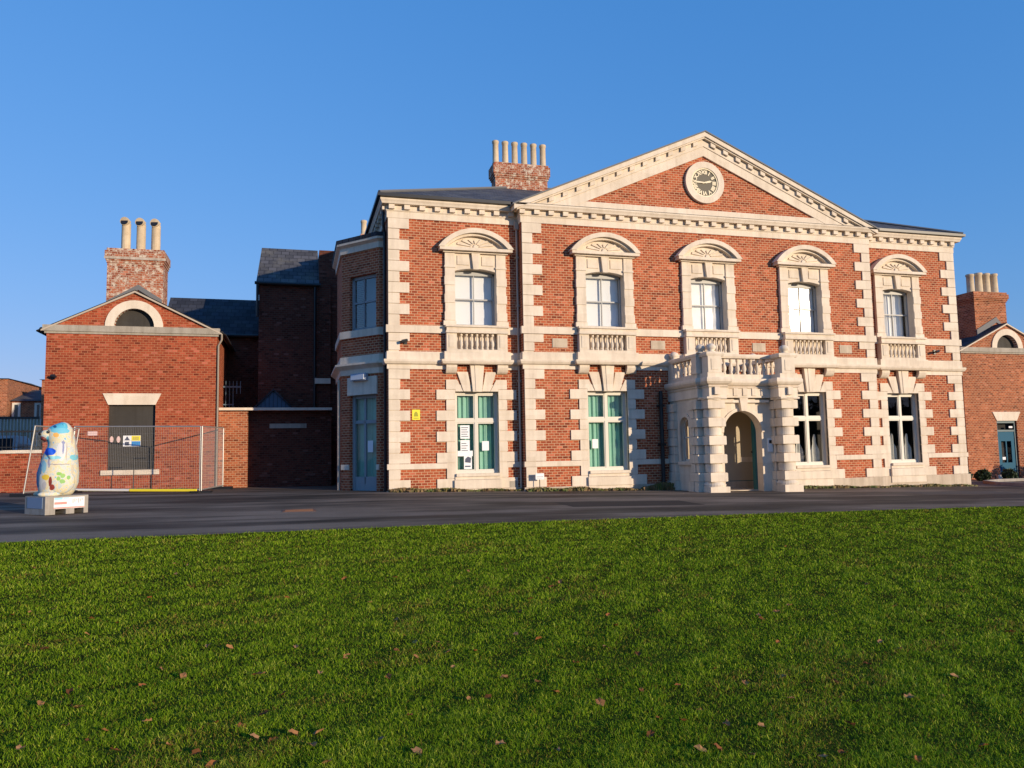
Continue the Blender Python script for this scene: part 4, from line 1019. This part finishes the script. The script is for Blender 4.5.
# ------------------------------------------------------------------ animal statue on its plinth
SX, SY = -7.14, -5.3; SZ = gz(SX, SY)
ang = R(14)
pln = empty('concrete_plinth', (SX, SY, SZ), 'pale concrete plinth with printed banner under the painted statue', 'plinth'); 
t = MB(); w2, d2 = .405, .405; H0 = .35
t.box(-w2, w2, -d2, d2, .10, H0)
for a, b in ((-w2,-.22),(-.02,.14),(.32,w2)): t.box(a, b, -d2, d2, 0, .10)
pb = t.build('block', CONC); pb.parent = pln
t = MB().box(-.25, .33, -d2-.006, -d2, .11, .32).build('banner', WSG); t.parent = pb
k = MB().box(-.24,-.09,-d2-.009,-d2-.0065,.28,.32).box(-.07,.03,-d2-.009,-d2-.0065,.295,.315); k = k.build('blue_lettering', CYA); k.parent = pb
k = MB().box(-.24,-.01,-d2-.009,-d2-.0065,.19,.235).box(-.25,.33,-d2-.0085,-d2-.0065,.115,.135); k = k.build('red_lettering', mat('banner_red', (.75,.28,.24), .6)); k.parent = pb
k = MB()
for i in range(6): k.box(.10+.035*i,.115+.035*i,-d2-.009,-d2-.0065,.20+.025*(i%3),.28+.01*(i%2))
k = k.build('sketch_print', mat('grey_print', (.45,.45,.48), .6)); k.parent = pb
k = MB().box(-w2-.006,-w2,-.30,.30,.12,.33).build('side_banner', mat('blue_banner', (.22,.30,.42), .6)); k.parent = pb
pln.rotation_euler = (0,0,R(40))
st = empty('animal_statue', (SX, SY, SZ+H0), 'upright painted animal statue looking left on the concrete plinth', 'statue')
rows = [ # z, xmin, xmax, ydepth half
 (0.00,-.39,.32,.28),(.05,-.40,.37,.34),(.11,-.42,.41,.38),(.27,-.46,.48,.43),(.5,-.47,.49,.45),(.73,-.40,.46,.42),(.95,-.32,.44,.37),(1.10,-.25,.41,.32),(1.18,-.25,.39,.30),(1.29,-.30,.37,.30),(1.40,-.31,.34,.30),(1.50,-.25,.30,.27),(1.57,-.15,.25,.22),(1.62,-.02,.19,.14),(1.64,.04,.13,.06)]
mb = MB(); seg = 32
for z, a, b, dy in rows:
    cx, rx = (a+b)/2, (b-a)/2
    for j in range(seg): q = 2*math.pi*j/seg; mb.v.append((cx+rx*math.cos(q), dy*math.sin(q), z))
for i in range(len(rows)-1):
    for j in range(seg): k_ = (j+1)%seg; mb.f.append((i*seg+j, i*seg+k_, (i+1)*seg+k_, (i+1)*seg+j))
mb.f.append(tuple(range(seg))[::-1]); mb.f.append(tuple(range((len(rows)-1)*seg, len(rows)*seg)))
def ell(mb, c, r, tilt=0, n=14, m_=20):
    o = len(mb.v)
    for i in range(n+1):
        th = math.pi*i/n
        for j in range(m_):
            ph = 2*math.pi*j/m_; x, y, z = r[0]*math.sin(th)*math.cos(ph), r[1]*math.sin(th)*math.sin(ph), r[2]*math.cos(th)
            x, z = x*math.cos(tilt)-z*math.sin(tilt), x*math.sin(tilt)+z*math.cos(tilt); mb.v.append((c[0]+x, c[1]+y, c[2]+z))
    for i in range(n):
        for j in range(m_): k_ = (j+1)%m_; mb.f.append((o+i*m_+j, o+i*m_+k_, o+(i+1)*m_+k_, o+(i+1)*m_+j))
ell(mb, (-.25,-.05,1.35), (.17,.14,.12), -.1)          # muzzle
ell(mb, (-.18,-.30,.04), (.26,.13,.07)); ell(mb, (-.28,.26,.04), (.24,.13,.07))   # feet
ell(mb, (-.12,-.30,.84), (.09,.08,.24), .45); ell(mb, (-.16,.24,.84), (.09,.08,.24), .45)   # forearms
ell(mb, (.10,-.20,1.52), (.06,.04,.09)); ell(mb, (.06,.20,1.53), (.06,.04,.09))   # ears
ell(mb, (.08,-.33,.32), (.30,.13,.28))
PB = mat('painted_resin', (.75,.68,.52), .6, 0, .25)
tc = N(PB, 'ShaderNodeTexCoord'); col = (.78,.70,.52)
geo = tc.outputs['Object']; no_ = N(PB, 'ShaderNodeTexNoise'); no_.inputs['Scale'].default_value = 7; L(PB, geo, no_.inputs['Vector'])
wp = N(PB, 'ShaderNodeMix', data_type='VECTOR'); wp.inputs[0].default_value = .05; L(PB, geo, wp.inputs[4]); L(PB, no_.outputs['Color'], wp.inputs[5]); vec = wp.outputs[1]
col = ramp(PB, noise(PB, geo, 9, 3), [(.35, (.70,.62,.48)), (.44, (.45,.56,.60)), (.50, (.72,.66,.50)), (.58, (.68,.58,.32)), (.64, (.72,.68,.58)), (.70, (.22,.45,.60))])
for (px_, pz_, rx_, rz_, cc, y_lo) in ((-.02,1.46,.19,.11,(.10,.45,.62),0),(.02,1.37,.20,.06,(.16,.50,.66),0),(-.10,1.46,.035,.03,(.02,.10,.25),0),(-.07,1.28,.06,.05,(.75,.42,.12),0),
        (-.24,1.10,.04,.16,(.12,.45,.62),0),(-.19,.93,.12,.08,(.01,.09,.62),0),(.05,.93,.10,.20,(.66,.66,.66),0),(.09,1.02,.02,.15,(.25,.28,.45),0),(.09,1.12,.04,.03,(.25,.28,.45),0),
        (.16,.93,.012,.20,(.45,.38,.34),0),(.33,.80,.10,.06,(.20,.52,.60),0),(-.12,.80,.18,.035,(.25,.58,.68),0),(.28,1.25,.02,.16,(.55,.42,.30),0),(.36,1.0,.015,.2,(.5,.45,.4),0),
        (-.42,.50,.08,.34,(.10,.22,.38),0),(-.30,.62,.05,.13,(.25,.50,.62),0),(-.33,.30,.06,.18,(.55,.56,.56),0),(-.20,.70,.02,.12,(.3,.3,.4),0),(.02,.66,.25,.010,(.35,.30,.28),0),
        (-.26,.40,.08,.055,(.70,.50,.06),0),(-.16,.30,.035,.10,(.22,.04,.03),0),(-.12,.18,.05,.06,(.30,.05,.04),0),(-.28,.22,.04,.09,(.45,.45,.48),0),
        (.02,.46,.06,.035,(.25,.48,.12),0),(.10,.42,.05,.05,(.30,.52,.15),0),(.01,.36,.045,.045,(.28,.50,.14),0),(.22,.38,.045,.045,(.25,.48,.14),0),(.09,.30,.06,.045,(.28,.50,.16),0),(.30,.55,.03,.10,(.58,.52,.40),0)):
    mpn = N(PB, 'ShaderNodeVectorMath', operation='SUBTRACT'); L(PB, vec, mpn.inputs[0]); mpn.inputs[1].default_value = (px_+.025, 0, pz_+.025)
    ms_ = N(PB, 'ShaderNodeVectorMath', operation='MULTIPLY'); L(PB, mpn.outputs[0], ms_.inputs[0]); ms_.inputs[1].default_value = (1/rx_, 0, 1/rz_)
    le = N(PB, 'ShaderNodeVectorMath', operation='LENGTH'); L(PB, ms_.outputs[0], le.inputs[0])
    lt = N(PB, 'ShaderNodeMath', operation='LESS_THAN'); L(PB, le.outputs['Value'], lt.inputs[0]); lt.inputs[1].default_value = 1
    col = mixc(PB, lt.outputs[0], col, cc)
L(PB, col, PB.node_tree.nodes['Principled BSDF'].inputs['Base Color'])
o = mb.build('body', PB, None, True); o.parent = st
n_ = MB(); ell(n_, (-.415,-.06,1.39), (.05,.055,.045)); o = n_.build('nose', BLK, None, True); o.parent = st
n_ = MB(); ell(n_, (-.34,-.08,1.27), (.08,.10,.05), -.5); o = n_.build('mouth', mat('dark_red_paint', (.16,.03,.02), .4), None, True); o.parent = st
n_ = MB(); ell(n_, (-.24,-.235,1.42), (.03,.02,.035)); o = n_.build('eye', BLK, None, True); o.parent = st
st.rotation_euler = (0,0,R(16)); st.scale = (.77,.80,.88)

# ------------------------------------------------------------------ small things on the facade
t = MB().box(.68,.91,-.02,0.0,2.06,2.36).build('warning_sign', YEL); tag(t, 'small yellow warning sign on the brickwork beside the left corner quoins', 'sign')
k = MB().prism([(.73,2.16),(.86,2.16),(.84,2.27),(.795,2.31),(.75,2.27)], -.025, -.021); k.box(.72,.87,-.025,-.021,2.10,2.125); k.build('symbol', mat('olive_print', (.35,.33,.02), .6), t)
def camera_unit(x, y, z, d, label):
    o = empty('security_camera', (x,y,z), label, 'security camera')
    a = MB().box(x-.05,x+.05,y-.04,y-.001,z-.08,z+.08).tube([(x,y-.03,z),(x,y-.2,z)], .025, 8); a.build('bracket', BLK, o)
    b = MB().tube([(x-d*.03,y-.18,z+.02),(x+d*.13,y-.22,z-.02)], .045, 10); b.build('housing', BLK, o)
camera_unit(.50, 0, 4.36, -1, 'small black security camera by the left corner of the mansion')
camera_unit(19.45, 0, 4.38, -1, 'small black security camera near the right corner of the mansion')
camera_unit(-9.98, LY, 3.72, 1, 'small dark security camera high on the left edge of the boarded wing')
fl2 = empty('floodlight', (-.75,1.0,3.3), 'blue-grey bulkhead lamp above the bay door', 'lamp')
t = MB(); cbox(t, .34, .74, .04, .16, 3.30, 3.52); t.build('housing', mat('blue_grey_plastic', (.30,.36,.45), .4), fl2)
t = MB(); cbox(t, .37, .71, .16, .20, 3.33, 3.48); t.build('diffuser', mat('milky_plastic', (.6,.65,.72), .3), fl2)
ss = empty('stake_sign', (4.34,-.62,gz(4.3,-.6)), 'small white sign on a thin stake at the foot of the wall', 'sign')
MB().tube([(4.34,-.62,-.12),(4.34,-.62,.26)], .012, 6).build('stake', BLK, ss); sgn = MB().box(4.21,4.47,-.65,-.635,.26,.44).build('plate', WSG, ss)
MB().box(4.24,4.44,-.653,-.651,.33,.35).box(4.24,4.40,-.653,-.651,.29,.30).build('lettering', mat('grey_print2', (.4,.4,.42), .6), sgn)
t = MB(); x0,x1,y0,y1 = -2.85,-2.2,-6.35,-5.85; z = gz(-2.5,-6.1)
t.add([(x0,y0,gz(x0,y0)+.008),(x1,y0,gz(x1,y0)+.008),(x1,y1,gz(x1,y1)+.008),(x0,y1,gz(x0,y1)+.008),(x0,y0,gz(x0,y0)-.03),(x1,y0,gz(x1,y0)-.03),(x1,y1,gz(x1,y1)-.03),(x0,y1,gz(x0,y1)-.03)], [(0,1,2,3),(4,5,1,0),(5,6,2,1),(6,7,3,2),(7,4,0,3)])
for i in range(5): yy = y0+.06+.09*i; t.box(x0+.05, x1-.05, yy, yy+.03, z-.01, z+.016)
tag(t.build('manhole_cover', mat('rusty_iron', (.16,.075,.045), .7, .2)), 'rusty rectangular manhole cover set in the tarmac', 'manhole cover')
# intercom on porch
t = MB().box(XC+.80, XC+.95, PW-.05, PW-.001, .95, 1.35).build('intercom', WSG); tag(t, 'white entry panel beside the porch arch', 'entry panel')
MB().box(XC+.83, XC+.92, PW-.056, PW-.051, 1.2, 1.3).build('screen', BLK, t)

# ------------------------------------------------------------------ kerb and shrubs at the right
t = MB(); t.sweep([(22.2,-1.2),(22.4,.6),(23.2,1.9),(24.6,2.6),(32,2.8)], [(-.0,-.33),(.14,-.33),(.14,-.9),(0,-.9)])
tag(t.build('kerb', CONC), 'pale concrete kerb round the planted bed at the right', None, None, 'structure')
LEAFM = mat('shrub_leaf', (.035,.06,.018), .6)
def leafball(c, r, n, sz, sd_):
    rg_ = np.random.default_rng(sd_); mb = MB()
    for i in range(n):
        v = rg_.normal(size=3); v /= np.linalg.norm(v); rr = rg_.uniform(.45,1.0)**.5
        bm = 1+.18*math.sin(v[0]*5+sd_)+.12*math.sin(v[1]*7+v[2]*4)
        p = np.array(c)+v*np.array(r)*rr*bm
        if p[2] < c[2]-r[2]*.85: continue
        a = rg_.normal(size=3); a /= np.linalg.norm(a); b = np.cross(a, rg_.normal(size=3)); b /= np.linalg.norm(b); s = sz*rg_.uniform(.6,1.3)
        mb.add([p-a*s, p-b*s*.45, p+a*s, p+b*s*.45], [(0,1,2,3)])
    return mb
for i, (x, y, r_, lb) in enumerate(((23.6,3.3,.34,'rounded dark shrub nearest the mansion corner'),(24.9,3.5,.28,'low dark shrub left of the blue door'),(26.3,3.5,.27,'small dark shrub in front of the blue door step'),(28.5,3.3,.55,'tall dark bushy shrub right of the blue door'),(29.8,3.4,.5,'dark shrub at the far right edge of the bed'))):
    zz = gz(x,y); s_ = empty('shrub', (x,y,zz), lb, 'shrub', 'clipped shrubs in the bed by the blue door')
    leafball((x,y,zz+r_*.75), (r_*1.15,r_,r_*.85), 1500, .06, i).build('foliage', LEAFM, s_)
    t = MB()
    for k in range(5): t.tube([(x,y,zz),(x+.3*r_*math.cos(k*1.3),y+.3*r_*math.sin(k*1.3),zz+r_)], .012, 5)
    t.build('stem', mat('bark', (.08,.05,.03), .9), s_)
# weeds along the foot of the walls
mb = MB(); rg_ = np.random.default_rng(3)
def weeds(x0, x1, y, n, h=.07):
    for i in range(n):
        x = rg_.uniform(x0, x1); dn = .5+.5*math.sin(x*3.1)*math.sin(x*1.7+1)
        if rg_.random() > .35+dn*.65: continue
        yy = y-abs(rg_.normal())*.12; z = gz(x,yy); hh = h*rg_.uniform(.3,1.3)*(0.6+dn)
        a = rg_.uniform(0,6.28); c, s = math.cos(a), math.sin(a); w_ = .015+.02*rg_.random()
        mb.add([(x-c*w_,yy-s*w_,z),(x+c*w_,yy+s*w_,z),(x+rg_.normal()*.03+c*w_,yy+rg_.normal()*.03,z+hh),(x+rg_.normal()*.03-c*w_,yy-s*w_,z+hh*.8)], [(0,1,2,3)])
weeds(.0,3.9,-.12,2200); weeds(3.95,8.3,YF-.12,2400); weeds(7.6,8.6,YF-.2,900,.16); weeds(12.1,16.6,YF-.12,1800,.06); weeds(16.6,20.6,-.12,1800,.06)
weeds(-10.2,-5.2,LY,700,.05); 
WEED = mat('weed_leaf', rough=.7)
tc = N(WEED, 'ShaderNodeTexCoord'); L(WEED, ramp(WEED, noise(WEED, tc.outputs['Object'], 3, 3), [(.38, (.09,.12,.02)), (.5, (.16,.13,.04)), (.6, (.20,.12,.05))]), WEED.node_tree.nodes['Principled BSDF'].inputs['Base Color'])
tag(mb.build('weeds', WEED), 'fringe of moss and small weeds along the foot of the mansion walls', 'weeds', None, 'stuff')

# ------------------------------------------------------------------ out-of-view tree belt, added to block bright horizon sky from the lower windows
tb = MB(); rg_ = np.random.default_rng(11); D0 = 150
for i in range(70):
    a = R(-75+150*i/69)+rg_.normal()*.01; d = D0+rg_.uniform(-12,18); x, y = 5+d*math.sin(a), -d*math.cos(a); h = rg_.uniform(8,13.5); r_ = rg_.uniform(5,8)
    for k in range(150):
        v = rg_.normal(size=3); v /= np.linalg.norm(v); q = np.array([x, y, h*.5])+v*np.array([r_, r_*.7, h*.5])*rg_.uniform(.5,1)
        e = rg_.normal(size=3); e /= np.linalg.norm(e); f = np.cross(e, v); f /= max(.1, np.linalg.norm(f)); sz = rg_.uniform(.8,1.8)
        tb.add([q-e*sz, q-f*sz, q+e*sz, q+f*sz], [(0,1,2,3)])
tag(tb.build('sky_blocking_trees', mat('far_foliage', (.04,.05,.025), .9)), 'distant belt of trees added out of view behind the camera to darken window reflections', 'trees', None, 'stuff')

# ------------------------------------------------------------------ grass
def grass():
    N1 = 1050000; 
    # sample distance with more blades close by
    r = 2.6*np.exp(rng.random(N1)*math.log(21/2.6)); th = YAW+(rng.random(N1)-.5)*R(98)
    keep = rng.random(N1) < 1.0
    x = CAM.x+r*np.sin(th); y = CAM.y+r*np.cos(th)
    ey = np.interp(x, [e[0] for e in EDGE], [e[1] for e in EDGE])+rng.normal(size=N1)*.02
    k = y < ey-.0; x, y, r = x[k], y[k], r[k]; n = len(x)
    def gzv(x, y): return .01*np.clip(-x,0,12)-.02*np.clip(x,0,22)+.024*np.clip(y+3,-27,0)
    # clumping
    cl_ = np.zeros(n)
    for f, a, s1, s2 in ((1.3,1,.3,1.1),(3.1,.8,2,.4),(7.0,.9,1.7,2.9),(13.0,.8,.7,1.9),(.45,.9,.9,.1)):
        cl_ += a*np.sin(x*f+s1+1.7*np.sin(y*f*.7+s2))*np.sin(y*f*1.1+s2+1.3*np.sin(x*f*.8+s1))
    cl_ = (cl_-cl_.mean())/cl_.std()
    def field(fs, seed):
        q = np.random.default_rng(seed); o_ = np.zeros(len(x))
        for f in fs:
            for _ in range(3):
                an = q.uniform(0, 6.28); ph = q.uniform(0, 6.28); an2 = q.uniform(0, 6.28)
                o_ += np.sin(f*(x*math.cos(an)+y*math.sin(an))+ph+1.5*np.sin(f*.6*(x*math.cos(an2)+y*math.sin(an2))))
        return (o_-o_.mean())/o_.std()
    pocket = field((9, 15, 24), 5); worn = field((2.2, 4.5, 8), 9)
    k = ~((pocket < -1.0) & (rng.random(n) < .3)); x, y, r, cl_, pocket, worn = x[k], y[k], r[k], cl_[k], pocket[k], worn[k]; n = len(x)
    h = (.025+.0018*cl_.clip(-1.6,2)+.005*pocket.clip(-1.5,2))*rng.uniform(.45,1.6,n); wd = np.maximum(.0013, r*.00036)*rng.uniform(.7,1.4,n)
    a = rng.uniform(0, 2*math.pi, n); ca, sa = np.cos(a), np.sin(a)
    la = rng.uniform(0, 2*math.pi, n); lm = rng.uniform(.3,1.25,n)*h
    lx, ly = np.cos(la)*lm, np.sin(la)*lm
    z = gzv(x,y)+.03
    V = np.zeros((n,5,3))
    V[:,0] = np.stack([x-ca*wd, y-sa*wd, z],1); V[:,1] = np.stack([x+ca*wd, y+sa*wd, z],1)
    V[:,2] = np.stack([x+ca*wd*.8+lx*.4, y+sa*wd*.8+ly*.4, z+h*.6],1); V[:,3] = np.stack([x-ca*wd*.8+lx*.4, y-sa*wd*.8+ly*.4, z+h*.6],1)
    V[:,4] = np.stack([x+lx, y+ly, z+h*(1-.35*lm/h)],1)
    me = bpy.data.meshes.new('grass_blades'); me.vertices.add(n*5); me.vertices.foreach_set('co', V.reshape(-1).astype(np.float32))
    b = np.arange(n)*5
    loops = np.stack([b,b+1,b+2,b+3,b+3,b+2,b+4],1).reshape(-1); ls = np.stack([np.arange(n)*7, np.arange(n)*7+4],1).reshape(-1); lt = np.tile([4,3], n)
    me.loops.add(len(loops)); me.loops.foreach_set('vertex_index', loops.astype(np.int32))
    me.polygons.add(len(ls)); me.polygons.foreach_set('loop_start', ls.astype(np.int32)); me.polygons.foreach_set('loop_total', lt.astype(np.int32))
    me.update(); me.validate()
    at = me.attributes.new('tone', 'FLOAT', 'POINT'); dry = (worn > 1.3) & (rng.random(n) < .4); tn = np.clip(.50+.02*cl_+.07*pocket+.05*worn+rng.normal(size=n)*.26, .08, 1); tn[dry] = rng.uniform(0, .16, dry.sum()); tone = np.repeat(tn, 5); at.data.foreach_set('value', tone.astype(np.float32))
    M = mat('grass_blade', rough=.7, spec=.08); an_ = N(M, 'ShaderNodeAttribute'); an_.attribute_name = 'tone'
    c = ramp(M, an_.outputs['Fac'], [(.0, (.36,.22,.06)), (.07, (.26,.19,.03)), (.12, (.08,.14,.010)), (.45, (.165,.285,.010)), (.8, (.28,.40,.015)), (1, (.48,.52,.07))])
    bs = M.node_tree.nodes['Principled BSDF']; L(M, c, bs.inputs['Base Color'])
    tl = N(M, 'ShaderNodeBsdfTranslucent'); L(M, c, tl.inputs[0]); mx = N(M, 'ShaderNodeMixShader'); mx.inputs[0].default_value = .3
    L(M, bs.outputs[0], mx.inputs[1]); L(M, tl.outputs[0], mx.inputs[2]); L(M, mx.outputs[0], M.node_tree.nodes['Material Output'].inputs[0])
    me.materials.append(M); o = bpy.data.objects.new('grass', me); COL.objects.link(o)
    tag(o, 'short green lawn grass with small tufts', 'grass', None, 'stuff')
grass()
# fallen leaves
random.seed(21)
LM = [mat('leaf_tan', (.32,.15,.06), .9, 0, .1), mat('leaf_brown', (.13,.052,.018), .9, 0, .1), mat('leaf_rust', (.27,.10,.035), .9, 0, .1), mat('leaf_pale', (.32,.17,.08), .9, 0, .1)]
protos = []
for k in range(5):
    mb = MB(); n = 11; pts = []
    for i in range(n):
        a = 2*math.pi*i/n; rr = (1 if i % 2 == 0 else .78)*random.uniform(.8,1.15)*.034; pts.append((rr*math.cos(a)*1.3, rr*math.sin(a)*.85, .008*random.uniform(-1,1)+.5*abs(rr*math.sin(a))))
    mb.v = [(0,0,.0)]+pts; mb.f = [(0, i+1, (i+1)%n+1) for i in range(n)]
    protos.append(mb)
spots = [(87,632),(118,620),(142,683),(66,722),(105,728),(88,738),(150,596),(176,572),(230,646),(283,690),(212,762),(296,644),(347,652),(216,719),(241,722),(320,727),(293,731),(274,735),(345,577),(415,639),(416,655),(453,664),(475,648),(488,693),(470,695),(606,645),(678,682),(638,652),(789,604),(831,604),(778,640),(867,662),(745,680),(761,721),(718,746),(904,690),(942,692),(823,753),(700,706),(833,560),(894,604),(557,747),(635,665),(576,660),(151,549),(188,563),(608,613),(688,586),(712,597),(784,673),(983,740),(1010,630),(556,689),(20,745),(60,700),(130,700),(170,740),(380,735),(410,712),(520,610),(560,580),(370,600),(270,558),(930,620),(960,560),(880,640),(850,720),(650,730),(600,700),(500,740)]
for _ in range(90): spots.append((random.uniform(5,1020), 545+215*random.random()**1.5))
def ray_ground(px, py):
    d = (r2*((px-512)/FPX)+u2*(-(py-384)/FPX)+fwd); z = -.3
    for _ in range(12):
        t = (z-CAM.z)/d.z; p = CAM+d*t; z = gz(p.x,p.y)+.07
    return p
pm_ = []
for i, (px, py) in enumerate(spots):
    p = ray_ground(px, py); k = i % 5
    if i < 20:
        o = protos[k].build('fallen_leaf', LM[i % 4]); pm_.append(o)
    else:
        o = pm_[(i*7) % 20].copy(); COL.objects.link(o)
    if i >= 71: o.scale = (.7,.7,.7)
    o.location = (p.x, p.y, gz(p.x,p.y)+random.uniform(.045,.06)); o.rotation_euler = (random.uniform(-.5,.5), random.uniform(-.5,.5), random.uniform(0,6.28)); s_ = random.uniform(.45,.8); o.scale = (s_,s_,s_)
    tag(o, 'dry brown leaf lying on the grass', 'leaf', 'fallen brown leaves on the lawn')
